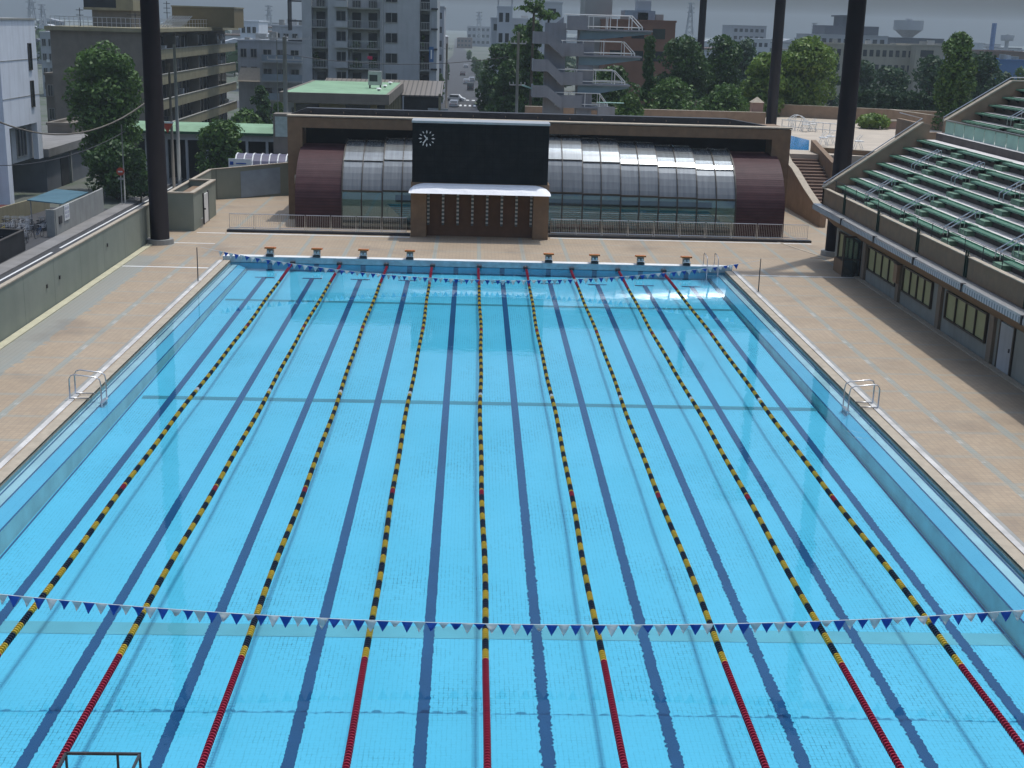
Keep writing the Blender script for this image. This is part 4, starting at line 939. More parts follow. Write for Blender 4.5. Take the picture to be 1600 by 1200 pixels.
def bike():
    t = thing('parked_bicycle', 'x', 'bicycle', (0, 0, 0), 'bicycles crowded in the bicycle park')
    for x in (-.52, .52):
        m = MB(); m.tube([(x+.33*math.cos(a), 0, .33+.33*math.sin(a)) for a in np.linspace(0, 2*PI, 15)], .022, 4, cap=False); wh = m.build('wheel', M['dark'], t)
        m = MB()
        for k in range(4): a = k*PI/4; m.tube([(x+.31*math.cos(a), 0, .33+.31*math.sin(a)), (x-.31*math.cos(a), 0, .33-.31*math.sin(a))], .006, 3)
        m.build('spokes', M['steel'], wh)
    m = MB()
    for a, b in (((-.52, 0, .33), (-.12, 0, .3)), ((-.12, 0, .3), (.4, 0, .72)), ((-.12, 0, .3), (-.22, 0, .78)), ((-.2, 0, .7), (.38, 0, .76)), ((-.52, 0, .33), (-.2, 0, .68)), ((.52, 0, .33), (.38, 0, .92))): m.tube([a, b], .02, 5)
    m.build('frame', M['bikeframe'], t)
    m = MB(); m.tube([(.3, -.27, .98), (.38, 0, .94), (.3, .27, .98)], .016, 5); m.build('handlebar', M['steel'], t)
    m = MB(); m.box(-.36, -.1, -.08, .08, .80, .86); m.build('saddle', M['dark'], t)
    m = MB(); bx0, bx1 = .5, .82
    for z in (.72, .86, .98): m.tube([(bx0, -.17, z), (bx1, -.17, z), (bx1, .17, z), (bx0, .17, z), (bx0, -.17, z)], .01, 4)
    for (x, y) in ((bx0, -.17), (bx1, -.17), (bx1, .17), (bx0, .17)): m.tube([(x, y, .72), (x, y, .98)], .01, 4)
    m.build('basket', M['steel'], t); return t
bcols = [(.45, .46, .48), (.03, .03, .035), (.4, .32, .03), (.02, .05, .12), (.3, .02, .02), (.55, .55, .56)]
bnames = ['silver', 'black', 'yellow', 'navy', 'red', 'white']; protos = []
for c, nm in zip(bcols, bnames):
    M['bikeframe'] = mat(nm+'_bicycle_paint', c, .35, .1, 3); b = bike(); protos.append(b)
kids_index(); used = set(); rown = ['nearest', 'second', 'third', 'farthest']
for row, yr in enumerate((77.4, 80.2, 83.4, 87.0)):
    for k in range(15 if row else 12):
        x = -34.5-k*.55+random.uniform(-.08, .08); y = yr+random.uniform(-.15, .15); rz = PI/2+random.uniform(-.18, .18)+(PI if random.random() < .25 else 0)
        c = random.choices(range(6), (6, 5, 1, 2, 1, 3))[0]
        lab = '%s bicycle, %s from the right in the %s row of the bicycle park' % (bnames[c], (ordn+['thirteenth', 'fourteenth', 'fifteenth'])[k], rown[row])
        if c not in used: bb = protos[c]; used.add(c); bb.location = (x, y, G); bb.rotation_euler = (0, 0, rz); bb['label'] = lab
        else: dup(protos[c], (x, y, G), lab, rotz=rz)
for c in range(6):
    if c not in used:
        for ch in list(protos[c].children_recursive): bpy.data.objects.remove(ch)
        bpy.data.objects.remove(protos[c])
# red mat strip by the white building
m = MB(); m.box(-43.6, -41.0, 86, 97.5, G, G+.5); tag(m.build('flower_bed', mat('red_brown_bed', (.11, .03, .025), .9, .35, 2)), 'red brown flower bed along the foot of the white building', 'flower bed')
# scooter and bicycles by the mast
def scooter(x, y, lab, col):
    t = thing('parked_scooter', lab, 'scooter', (x, y, G))
    for dx in (-.6, .6): m = MB(); m.tube([(x+dx, y-.06, G+.25), (x+dx, y+.06, G+.25)], .25, 14); m.build('wheel', M['dark'], t)
    m = MB(); m.extr([(x-.75, G+.45), (x-.7, G+.85), (x-.1, G+.8), (x, G+.4), (x+.35, G+.4), (x+.5, G+1.05), (x+.62, G+1.05), (x+.72, G+.35), (x+.3, G+.22), (x-.3, G+.22)], 'y', y-.17, y+.17); m.build('body', col, t)
    m = MB(); m.box(x-.72, x-.08, y-.13, y+.13, G+.85, G+.93); m.build('saddle', M['dark'], t); m = MB(); m.tube([(x+.5, y-.33, G+1.1), (x+.55, y+.33, G+1.1)], .02, 5); m.build('handlebar', M['steel'], t)
    m = MB(); m.tube([(x+.6, y, G+.9), (x+.72, y, G+.9)], .09, 8); m.build('headlight', M['white'], t)
a = P(219, 305, Z=G); scooter(a[0], a[1], 'red and white scooter parked beyond the wall beside the left mast', mat('red_scooter_paint', (.45, .06, .05), .3)); a = P(208, 296, Z=G); scooter(a[0]-.5, a[1], 'white scooter parked behind the red one near the left mast', M['white'])
# street signs
def sign(px, py, pt, lab, col, r=.32):
    a = P(px, py, Z=G); zt = P(px, pt, Y=a[1])[2]; t = thing('road_sign', lab, 'road sign', (a[0], a[1], G)); m = MB(); m.cyl(a[0], a[1], G, zt, .045, n=7); m.build('post', M['alu'], t)
    m = MB(); m.tube([(a[0], a[1]-.06, zt-.3), (a[0], a[1]-.02, zt-.3)], r, 18); m.build('disc', col, t); m = MB(); m.box(a[0]-.2, a[0]+.2, a[1]-.09, a[1]-.062, zt-.36, zt-.24); m.build('white_bar', M['white'], t); m = MB(); m.box(a[0]-.25, a[0]+.25, a[1]-.05, a[1]-.02, zt-1.05, zt-.85); m.build('plate', M['conc'], t)
M['signred'] = mat('sign_red', (.42, .05, .02), .5, .1, 2)
sign(191, 322, 263, 'round red no entry sign on a thin post by the dark trees', M['signred'], .36)
a = P(262, 200, Y=110); t = thing('road_sign', 'red triangular sign on the utility pole right of the left mast', 'road sign', (a[0], a[1], a[2])); x, z = a[0], a[2]
m = MB(); m.extr([(x-.55, z+.45), (x+.55, z+.45), (x, z-.5)], 'y', 109.9, 109.95); m.build('plate', M['signred'], t); m = MB(); m.box(x-.6, x+.6, 109.88, 109.96, z+.46, z+.62); m.build('rim', M['white'], t)
# poles
def upole(px, py, pt, lab, r=.16, arms=(), Y=None, mt=None):
    a = P(px, py, Z=G) if Y is None else P(px, py, Y=Y); zt = P(px, pt, Y=a[1])[2]; t = thing('utility_pole', lab, 'utility pole', (a[0], a[1], G)); m = MB(); m.cyl(a[0], a[1], G, zt, r, r*.7, 10); m.build('shaft', mt or M['conc'], t, smooth=True)
    for (dz, wd) in arms:
        m = MB(); m.box(a[0]-wd/2, a[0]+wd/2, a[1]-.06, a[1]+.06, zt-dz, zt-dz+.12)
        for k in range(5): m.cyl(a[0]-wd/2+wd*k/4, a[1], zt-dz+.12, zt-dz+.36, .06, n=6)
        m.build('crossarm', M['alu'], t)
    return a[0], a[1], zt
upole(281, 290, 70, 'pale concrete utility pole right of the left mast', .2); upole(272, 296, 100, 'darker utility pole touching the pale one near the left mast', .16, mt=M['khakid'])
upole(196, 320, 195, 'thin grey pole in front of the dark street trees', .07)
a1 = upole(447, 200, 58, 'utility pole with two insulator crossarms left of the apartment block', .28, ((.2, 5), (2.3, 3.5)), Y=118)
upole(434, 150, 62, 'thin pole beside the crossarm pole left of the apartment block', .06, Y=119)
upole(807, 172, 50, 'pale concrete utility pole left of the diving tower', .2, ((1.2, 1.6), (5.4, 1.6)), Y=120)
upole(697, 160, 68, 'dark utility pole beside the corner of the long street', .25, ((1, 2),), Y=230, mt=M['khakid'])
upole(747, 165, 150, 'thin dark post at the zebra crossing', .1, Y=255, mt=M['dark'])
def cable(name, lab, pts, r):
    m = MB(); m.tube(pts, r, 6); tag(m.build(name, M['khakid'] if r > .05 else M['dark'], smooth=True), lab, 'cable')
pa, pb, pc, pd = P(-30, 178, Y=85), P(60, 205, Y=88), P(110, 205, Y=92), P(232, 150, Y=100)
def cat(p, q, sag, n=16): return [tuple(np.array(p)*(1-k/n)+np.array(q)*k/n-np.array([0, 0, sag*4*(k/n)*(1-k/n)])) for k in range(n+1)]
cable('overhead_cable', 'thick grey cable sagging in front of the big left tree', cat(P(-60, 160, Y=84), P(240, 150, Y=100), 2.9), .07)
cable('overhead_cable', 'thin dark cable sagging low in front of the white building', cat(P(-60, 255, Y=84), P(196, 205, Y=102), 1.2), .035)
cable('overhead_cable', 'thin cable crossing in front of the apartment block', cat(P(447, 85, Y=118), P(800, 88, Y=122), .9), .035)

# generic facade building
def block(name, lab, px0, px1, pyt, Y, depth, mt, cat='building', group=None, zbase=G, xr=None, roof='parapet', pyref=None):
    pyr = pyref or pyt; x0 = P(px0, pyr, Y=Y)[0]; x1 = P(px1, pyr, Y=Y)[0]; z1 = P((px0+px1)/2, pyt, Y=Y)[2]
    t = thing(name, lab, cat, ((x0+x1)/2, Y, zbase), group)
    m = MB(); m.box(x0, x1, Y, Y+depth, zbase, z1); m.build('wall', mt, t)
    if roof == 'parapet':
        m = MB(); e = .12; m.box(x0-e, x1+e, Y-e, Y+.3, z1+.003, z1+.3); m.box(x0-e, x1+e, Y+depth-.3, Y+depth+e, z1+.003, z1+.3); m.box(x0-e, x0+.3, Y+.3, Y+depth-.3, z1+.003, z1+.3); m.box(x1-.3, x1+e, Y+.3, Y+depth-.3, z1+.003, z1+.3); m.build('roof_parapet', mt, t)
    if Y < 330 and x1-x0 > 5:
        for q in range(3):
            a = x0+(x1-x0)*(.12+.3*q+.1*random.random()); w_ = random.uniform(.7, 1.8); h_ = random.uniform(.6, 1.6); m = MB(); m.box(a, a+w_, Y+1+q, Y+2.2+q, z1+.002, z1+h_); m.build('roof_unit', M['alu'] if q % 2 else M['conc'], t)
    return t, x0, x1, z1
# white building far left
t = thing('white_building', 'tall white building on pillars at the left edge', 'building', (-46, 104, G))
zb, zt = 2.45, 11.85; XF = -42.0
m = MB(); m.box(-54, XF, 99, 109, zb, zt); m.build('wall', M['whitebld'], t)
m = MB(); m.box(-54.1, XF+.1, 98.9, 109.1, zt+.003, zt+.15); m.build('roof', M['conc'], t)
m = MB(); m.box(XF-1.0, XF, 99, 100.1, G, zb-.003); m.build('pillar', M['whitebld'], t); m = MB(); m.box(XF-.5, XF, 107.7, 109, -1.0, zb-.003); m.build('pillar', M['whitebld'], t)
for z in (5.0, 8.3):
    m = MB(); m.box(XF, XF+.03, 99.0, 109, z, z+.06); m.build('joint_line', M['conc'], t)
for z0 in (4.0, 7.4): window(t, 'x+', 106.6, 107.3, z0, z0+2.3, XF, 'frame', 'glassd', 0)
for z0 in (4.6, 8.0, .3, -3.3): window(t, 'y', -45.6, -44.3, z0, z0+2.0, 99, 'alu', 'glassd', 1) if z0 > 3 else None
m = MB(); m.box(-54, -43.6, 100.5, 101, G, zb-.01); m.build('recessed_wall', M['shade'], t)
m = MB(); m.box(-50, -43.2, 103, 103.2, -1, zb-.01); m.box(-43.2, -42.9, 103, 109, -1.0, zb-.01); m.build('bay_wall', M['greybld'], t)
window(t, 'x+', 104.3, 106.8, -.5, 2.0, -42.9, 'conc', 'glassd', 2)
t = thing('low_grey_annex', 'low dark grey annex between the white building and the dark trees', 'building', (-44, 116, G))
m = MB(); m.box(-54, -42.3, 110.5, 128, G, -1.1); m.build('wall', mat('dark_grey_plaster', (.13, .14, .155), .85, .12, .8), t)
m = MB(); m.box(-54.1, -41.9, 110.3, 128, -1.09, -.3); m.build('roof_band', M['pave'], t)
m = MB(); m.box(-42.3, -42.24, 115, 117.6, G, -1.6); m.build('door', M['shade'], t)
m = MB(); m.box(-42.3, -42.1, 118.0, 118.3, G, -1.3); m.build('downpipe', M['conc'], t)

# brown building with balcony bands
t = thing('balcony_building', 'brown office block with long balcony bands behind the left mast', 'building', (-45, 170, G))
bx0, bx1, by0, by1 = -50.6, -39.2, 141.0, 199.0; zt = 10.55; zfs = [zt-3.05*k for k in range(1, 6)]
m = MB(); m.box(bx0, bx1-1.6, by0, by1, G, zt); m.build('wall', M['khakid'], t)
m = MB(); m.box(bx0-.5, bx1+.5, by0-.5, by1+.5, zt, zt+.45); m.build('roof_slab', M['khaki'], t)
m = MB(); m.box(bx0, bx1, by0-.01, by0+.5, G, zt-.003); m.build('end_wall', M['khakid'], t)
for k, z in enumerate(zfs):
    m = MB(); m.box(bx1-1.6, bx1, by0+.5, by1, z-.25, z); m.build('balcony_floor', M['khaki'], t)
    m = MB(); m.box(bx1-.15, bx1, by0+.5, by1, z+.003, z+.95); m.build('balcony_parapet', M['khaki'], t)
    m = MB(); m.box(bx1-.3, bx1+.05, by0+.5, by1, z+.955, z+1.03); m.build('balcony_coping', M['conc'], t)
    for j in range(12):
        y = by0+2+j*4.7; m = MB(); m.box(bx1-1.6, bx1-1.53, y, y+3.4, z+.1, z+2.4); w_ = m.build('window', M['glassd'], t); m = MB(); m.box(bx1-1.53, bx1-1.5, y+1.65, y+1.75, z+.1, z+2.4); m.build('mullion', M['alu'], w_)
        if random.random() < .35: m = MB(); m.box(bx1-1.3, bx1-.7, y+.5, y+1.2, z+.003, z+1.2+random.random()*.6); m.build('stored_item', random.choice([M['white'], M['dark'], M['greybld']]), t)
        if j % 3 == 0: m = MB(); m.box(bx1-1.6, bx1-.2, y-.5, y-.3, z+.003, z+2.8); m.build('divider', M['khakid'], t)
# roof things
th = thing('rooftop_room', 'brown rooftop room with a dark window band on the balcony building', 'rooftop room', (-45, 150, zt+.45))
xa, xb = P(130, 10, Y=150)[0], P(208, 10, Y=150)[0]; z1 = P(170, 16, Y=150)[2]; m = MB(); m.box(xa+.9, xb-.4, 150.5, 158, zt+.455, z1); m.build('base_wall', M['khakid'], th)
m = MB(); m.box(xa, xb, 150, 158.5, z1, z1+.3); m.box(xb-2.1, xb, 150, 158.5, z1+.3, z1+4); m.build('upper_wall', M['khaki'], th); m = MB(); m.box(xa, xb-2.15, 150.2, 158.4, z1+.3, z1+4); m.build('window_band', M['glassd'], th)
th = thing('rooftop_screen', 'wide brown rooftop box at the far end of the balcony building', 'rooftop room', (-41, 185, zt+.45)); xa, xb = P(269, 30, Y=178)[0], P(366, 30, Y=178)[0]; za, zb_ = P(320, 34, Y=178)[2], P(320, 12, Y=178)[2]
m = MB(); m.box(xa, xb, 178, 186, zt+.455, zb_); m.build('wall', mat('olive_panel', (.17, .13, .06), .8, .1, .8), th); m = MB(); m.box(xa-.1, xb+.1, 177.9, 186.1, zb_+.003, zb_+.2); m.build('roof', M['khaki'], th)
th = thing('rooftop_rail', 'white rooftop railing and pipe racks on the balcony building', 'railing', (-45, 142, zt+.45)); m = MB()
z0 = zt+.45
for k in range(22): y = by0+.3; x = bx0+k*.55; m.box(x, x+.05, y, y+.05, z0, z0+1.1)
for hh in (.5, 1.1): m.box(bx0, bx1, by0+.3, by0+.35, z0+hh, z0+hh+.06)
for k in range(30): y = by0+.3+k*1.9; m.box(bx1-.3, bx1-.25, y, y+.05, z0, z0+1.1)
m.box(bx1-.3, bx1-.24, by0, by1, z0+1.05, z0+1.11); m.box(bx1-.3, bx1-.24, by0, by1, z0+.5, z0+.55)
m.build('rail', M['alu'], th); m = MB()
for k in range(9): y = 156+k*1.6; m.beam((bx1-2.2, y, z0), (bx1-.8, y+1.5, z0+1.5), .1, .1); m.beam((bx1-2.0, y+1.4, z0), (bx1-.9, y+1.4, z0+1.5), .08, .08)
m.build('pipe_rack', M['alu'], th)
def antenna(px, py, pt, Y, lab, bars=3, w0=.9, mt='dark', r=.05):
    a = P(px, py, Y=Y); zt_ = P(px, pt, Y=Y)[2]; t_ = thing('antenna', lab, 'antenna', (a[0], Y, a[2])); m = MB(); m.cyl(a[0], Y, a[2], zt_, r, n=6); m.build('pole', M[mt], t_)
    m = MB()
    for k in range(bars): z = zt_-.3-k*.6; m.box(a[0]-w0/2, a[0]+w0/2, Y-.03, Y+.03, z, z+.07)
    m.build('crossbars', M[mt], t_)
antenna(262, 46, 2, 160, 'thin rooftop antenna just right of the left mast'); antenna(126, 45, 12, 146, 'rooftop aerial at the left of the rooftop room', 2)
antenna(212, 40, 20, 150, 'short rooftop aerial right of the rooftop room', 1, 2)

# grey houses between the balcony building and the apartments
def houses(spec):
    for (lab, a, b, yt, Y, dp, mt, wins, extra) in spec:
        t, x0, x1, z1 = block('town_building', lab, a, b, yt, Y, dp, M[mt] if isinstance(mt, str) else mt)
        ra, rb = wins
        for i in range(ra):
            for j in range(rb):
                w_ = (x1-x0)/(rb+.4); xx = x0+w_*(j+.3); zz = z1-1.2-2.9*i
                if zz-1.4 < G: continue
                window(t, 'y', xx, xx+w_*.55, zz-1.3, zz, Y, 'conc', 'glassd', 1)
                if random.random() < .35: mm = MB(); mm.box(xx-.5, xx-.12, Y-.4, Y-.01, zz-1.5, zz-1.0) if False else mm.box(xx+w_*.57, xx+w_*.57+.6, Y-.4, Y-.01, zz-1.7, zz-1.15); mm.build('air_conditioner', M['white'], t)
        if extra: extra(t, x0, x1, z1, Y)
def ex_bal(t, x0, x1, z1, Y):
    for k in range(3):
        z = z1-2.9*(k+1); m = MB(); m.box(x0+.5, x1-.5, Y-1.3, Y-.003, z-.2, z); m.build('balcony_floor', M['greybld'], t); m = MB(); m.box(x0+.5, x1-.5, Y-1.3, Y-1.2, z+.003, z+1); m.build('balcony_front', M['bluegrey'], t)
def ex_awn(t, x0, x1, z1, Y):
    z = z1-4.2; m = MB(); m.add([(x0+.4, Y-.05, z), (x0+4, Y-.05, z), (x0+3.9, Y-1.6, z-2.2), (x0+.1, Y-1.6, z-2.2), (x0+.4, Y-.05, z-.08), (x0+4, Y-.05, z-.08), (x0+3.9, Y-1.6, z-2.28), (x0+.1, Y-1.6, z-2.28)], [(0, 1, 2, 3), (7, 6, 5, 4), (0, 4, 5, 1), (1, 5, 6, 2), (2, 6, 7, 3), (3, 7, 4, 0)]); m.build('awning', M['coping'], t, 'cream slanted awning')
houses([
 ('grey block with a cream awning between the brown building and the apartments', 371, 425, 65, 205, 14, 'greybld', (2, 3), ex_awn),
 ('long grey block with balconies left of the apartment tower', 405, 478, 66, 190, 14, 'greybld', (4, 3), ex_bal),
 ('pale stepped block above the grey roofs left of the apartments', 375, 404, 34, 300, 14, 'whitebld', (4, 3), None),
 ('grey block with a flat pale roof edge touching the apartment tower', 425, 472, 42, 225, 14, 'greybld', (3, 3), None),
 ('small dark roofed house right of the white building', 70, 102, 118, 150, 12, 'khakid', (2, 2), None),
 ('hazy grey block seen above the house roofs on the left', 62, 96, 52, 260, 20, 'greybld', (4, 3), None),
 ('low pale house between the white building and the big left tree', 74, 112, 196, 128, 8, 'khakid', (1, 2), None),
])
# apartment tower
YA = 165.0; t = thing('apartment_tower', 'grey apartment tower with recessed balconies', 'apartment block', (-15, YA, G))
ax0, ax1 = P(472, 60, Y=YA)[0], P(671, 60, Y=YA)[0]; ztop = P(570, -40, Y=YA)[2]; apm = mat('grey_stone_cladding', (.43, .44, .45), .8, .1, .7, streak=.2)
fl = [P(560, y, Y=YA)[2] for y in (44, 75.5, 107)]; sh = fl[0]-fl[1]; fl += [fl[2]-sh*k for k in range(1, 4)]; fl = [fl[0]+sh]+fl
recess = [(P(487, 40, Y=YA)[0], P(512, 40, Y=YA)[0]), (P(543, 40, Y=YA)[0], P(594, 40, Y=YA)[0])]
cols = [ax0, recess[0][0], recess[0][1], recess[1][0], recess[1][1], P(656, 40, Y=YA)[0], ax1]
m = MB()
m.box(cols[0], cols[1], YA, YA+14, G, ztop); m.box(cols[2], cols[3], YA, YA+14, G, ztop); m.box(cols[4], cols[5], YA, YA+14, G, ztop)
m.box(cols[1], cols[2], YA+1.6, YA+14, G, ztop); m.box(cols[3], cols[4], YA+1.6, YA+14, G, ztop); m.build('wall', apm, t)
m = MB(); m.box(cols[5], cols[6], YA+1.8, YA+14, G, ztop); m.box(cols[6], cols[6]+1.0, YA+.5, YA+14, G, ztop+.3); m.build('side_wing', M['greybld'], t)
M['plantg'] = M['leafd']
for i, z in enumerate(fl):
    for (a, b) in recess+[(cols[5], cols[6])]:
        m = MB(); m.box(a, b, YA-.15, YA+1.6, z-.13, z+.05); m.build('balcony_slab', M['conc'], t)
        rl = MB(); rl.box(a, b, YA-.08, YA-.04, z+.95, z+1.02); x = a
        while x < b: rl.box(x, x+.04, YA-.08, YA-.04, z+.05, z+.95); x += .22
        rl.build('balcony_rail', M['alu'], t)
        n_ = 2 if b-a > 4 else 1
        for q in range(n_):
            xx = a+(b-a)*(.25+.5*q) if n_ == 2 else (a+b)/2; m = MB(); m.box(xx-.6, xx+.6, YA+1.53, YA+1.6, z+.06, z+2.05); m.build('balcony_door', M['glassd'], t)
    window(t, 'y', P(526, 40, Y=YA)[0], P(540, 40, Y=YA)[0], z+.95, z+2.15, YA, 'conc', 'glassd', 1)
    m = MB(); m.box(cols[2]+1.0, cols[3]+.05, YA-.9, YA-.003, z+.05, z+.85); m.build('planter_box', apm, t)
    window(t, 'y', P(603, 40, Y=YA)[0], P(620.5, 40, Y=YA)[0], z+.9, z+2.1, YA, 'conc', 'glassd', 1)
m = MB(); m.cyl(cols[4]+.35, YA-.08, G, ztop, .09, n=8); m.build('downpipe', M['alu'], t)
m = MB()
for z in [fl[0]+sh*.8]+fl: m.box(cols[6]+.2, cols[6]+1.1, YA+.3, YA+.5, z, z+.25)
m.build('side_trim', M['dark'], t)
m = MB()
m.box(cols[0]-1.9, cols[0]-1.75, YA, YA+3, 11, ztop)
for k in range(4): m.box(cols[0]-1.9, cols[0], YA, YA+.3, ztop-1.2-2.6*k, ztop-1.0-2.6*k)
m.build('side_stair', M['dark'], t)
for i, (px, py, wd, hh) in enumerate(((494, 88, 2.6, 1.7), (556, 66, 3.0, 1.3), (580, 66, 2.4, 1.3), (556, 97, 3.0, 1.7), (585, 96, 2.6, 1.6), (661, 60, 1.2, 1.5), (660, 90, 1.2, 1.6), (505, 60, 1.2, 1))):
    a = P(px, py+8, Y=YA+.7); tree('balcony_plant', ['bushy shrub filling the lowest left balcony of the apartment tower', 'leafy plant left on the middle balcony of the apartment tower', 'leafy plant right on the middle balcony of the apartment tower', 'leafy plant left on the lower wide balcony of the apartment tower', 'leafy plant right on the lower wide balcony of the apartment tower', 'potted shrub on the upper right corner balcony of the apartment tower', 'potted shrub on the lower right corner balcony of the apartment tower', 'small plant on the middle left balcony of the apartment tower'][i], a[0], YA+.75, a[2]-.4, hh, wd*.55, 'leafm' if i % 2 else 'leafd', 'dome', 260, .13, 'plant', None, 0, 10, False)
a = P(578, 89, Y=YA-.1); t_ = thing('red_blanket', 'bright red blanket hung on a balcony rail of the apartment tower', 'blanket', (a[0], YA-.1, a[2])); m = MB(); m.box(a[0]-.35, a[0]+.3, YA-.13, YA-.09, a[2]-.25, a[2]+.1); m.box(a[0]-.15, a[0]+.35, YA-.15, YA-.131, a[2]-.35, a[2]+.05); m.build('cloth', mat('pink_red_cloth', (.6, .03, .10), .8), t_)

# green roofed building in front of it
t = thing('green_roof_building', 'low brown building with a pale green flat roof', 'building', (-14, 120, G))
zr = 5.2; A = [P(425, 150, Z=zr), P(603, 148, Z=zr), P(628, 129, Z=zr), P(470, 128, Z=zr)]
yf = float(A[1][1]); xl, xr_ = float(A[0][0]), float(A[1][0]); yb_ = float(A[2][1])
m = MB(); m.box(xl, xr_, yf, yb_, zr-.06, zr-.02); m.build('roof_surface', M['wgreen'], t)
m = MB(); e = .35; m.box(xl-e, xr_+e, yf-e, yf, zr-1.05, zr+.02); m.box(xr_, xr_+e, yf, yb_, zr-1.05, zr+.02); m.box(xl-e, xl, yf, yb_, zr-1.05, zr+.02); m.build('fascia', M['khakid'], t)
m = MB(); m.box(xl+1, xr_-1, yf+1, yb_, G, zr-.1); m.build('wall', M['khaki'], t)
for (a, b) in ((.02, .3), (.62, .92)): m = MB(); m.box(xl+1+(xr_-xl-2)*a, xl+1+(xr_-xl-2)*b, yf+.93, yf+.99, zr-3.4, zr-1.2); m.build('dark_window', M['glassd'], t)
m = MB()
for k in range(9): y = yf+1.5+k*(yb_-yf-2)/8; m.box(xr_-.2, xr_+.2, y, y+.35, G, zr-1.06)
m.build('column', M['khaki'], t)
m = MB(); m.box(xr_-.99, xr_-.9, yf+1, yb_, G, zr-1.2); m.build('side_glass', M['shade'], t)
xs = P(692, 130, Y=yb_+2)[0]; m = MB(); m.extr([(xr_+.4, zr-1.0), (xr_+.4, zr-.0), (xs, zr-.0), (xs, zr-1.0)], 'y', yb_-13, yb_+6); 
m2 = MB(); g = NG('ribbed_brown_roof'); x, y, z = g.xyz(); c = g.mix(g.band(g.math('FRACT', g.math('MULTIPLY', x, 1.6)), .5, .12), (.19, .165, .14), (.08, .07, .06)); g.l(c, g.b.inputs['Base Color']); M['ribroof'] = g.m
m2.extr([(yb_-3, zr-1.5), (yb_-3, zr-1.35), (yb_+8, zr-.02), (yb_+8, zr-.2)], 'x', xl+.5, xs); m2.build('rear_roof', M['ribroof'], t)
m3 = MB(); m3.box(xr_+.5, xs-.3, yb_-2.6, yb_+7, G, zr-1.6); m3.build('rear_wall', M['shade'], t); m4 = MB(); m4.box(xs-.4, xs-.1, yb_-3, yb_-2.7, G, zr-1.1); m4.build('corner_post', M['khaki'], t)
m = MB(); m.box(xr_+3.5, xr_+6, yb_-2.7, yb_-2.61, G, zr-2.9); m.build('panel', M['greybld'], t)
a = P(587, 138, Z=zr); t_ = thing('rooftop_unit', 'grey boxy air unit standing on the green roof', 'air unit', (a[0], a[1], zr)); x, y = a[0]-.1, a[1]; m = MB(); m.box(x-.75, x+.75, y, y+1.2, zr+.35, zr+1.9); m.build('casing', M['alu'], t_); m = MB(); m.box(x-.62, x+.3, y-.02, y, zr+.75, zr+1.5); m.build('grille', M['dark'], t_); m = MB()
for sx in (-.6, .6): m.box(x+sx-.06, x+sx+.06, y+.1, y+1.1, zr-.02, zr+.35)
m.build('feet', M['dark'], t_)
for i, (px, py) in enumerate(((599, 142), (608, 137), (616, 132))):
    a = P(px, py, Z=zr); t_ = thing('roof_vent', ['nearest', 'middle', 'farthest'][i]+' small white vent on the green roof edge', 'vent', (a[0]-.5, a[1], zr)); m = MB(); m.cyl(a[0]-.5, a[1], zr-.02, zr+.2, .15, n=8); m.build('pipe', M['alu'], t_); m = MB(); m.cyl(a[0]-.5, a[1], zr+.2, zr+.32, .32, .2, 10); m.build('cap', M['white'], t_)
# white sign box left of the hall
a = P(440, 195, Y=105); t_ = thing('white_kiosk', 'pale panelled kiosk wall half hidden left of the hall', 'kiosk', (a[0], 105, G)); m = MB(); m.box(a[0]-.8, a[0]+1.2, 105, 107, G, a[2]+1.0); m.build('wall', M['khakid'], t_); m = MB(); m.box(a[0]-.6, a[0]+1.1, 104.94, 104.99, a[2]-1.1, a[2]+.75); m.build('panel', mat('mint_panel', (.38, .45, .42), .7, .2, 3), t_)
# covered walkway with green roof
a, b = P(200, 214, Y=120), P(450, 206, Y=120); t_ = thing('covered_walkway', 'long covered walkway with a pale green roof behind the left mast', 'walkway', (a[0], 120, G)); m = MB(); m.extr([(118.5, b[2]-.1), (119.5, b[2]+.45), (124, b[2]+.45), (124, b[2]-.1)], 'x', a[0], b[0]+2); m.build('roof', M['wgreen'], t_)
m = MB(); m.box(a[0], b[0]+2, 118.45, 118.8, b[2]-.35, b[2]-.102); m.build('edge_band', mat('dark_green_trim', (.03, .10, .05)), t_); m = MB(); m.box(a[0], b[0]+2, 119, 119.4, b[2]-1.0, b[2]-.36); m.build('beam', M['greybld'], t_)
m = MB()
for k in range(9): x = a[0]+(b[0]-a[0])*k/8; m.box(x-.12, x+.12, 119, 119.3, G, b[2]-1.01)
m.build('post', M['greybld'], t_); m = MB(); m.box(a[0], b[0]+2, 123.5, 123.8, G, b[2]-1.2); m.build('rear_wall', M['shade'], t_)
# arched bicycle shelter behind the wall
a, b = P(372, 240, Y=104), P(450, 240, Y=104); t_ = thing('arched_shelter', 'grey arched shelter with white ribs behind the left wall', 'shelter', (a[0], 104, G)); z = a[2]; xs_ = [a[0]+(b[0]-a[0])*k/6 for k in range(7)]
arc = [(102.3, z-1.1), (102.6, z-.5), (103.2, z-.05), (104.0, z+.05), (105, z-.1)]
m = MB(); vs = [(x, y, q) for x in (xs_[0], xs_[-1]) for y, q in arc]+[(x, y, q-.05) for x in (xs_[0], xs_[-1]) for y, q in arc]; m.add(vs, [(i, i+1, i+6, i+5) for i in range(4)]+[(10+i, 15+i, 16+i, 11+i) for i in range(4)]); m.build('roof_sheet', mat('grey_violet_sheet', (.13, .12, .17), .5, .2, 1), t_)
for x in xs_:
    m = MB()
    for p, q in zip(arc[:-1], arc[1:]): m.beam((x, p[0]-.03, p[1]+.03), (x, q[0]-.03, q[1]+.03), .11, .06)
    m.cyl(x, 103.5, G, z-.2, .05, n=6); m.build('rib', M['white'], t_)
m = MB(); m.box(xs_[0], xs_[-1], 102.9, 103.0, G, z-1.0); m.build('back_panel', M['shade'], t_)
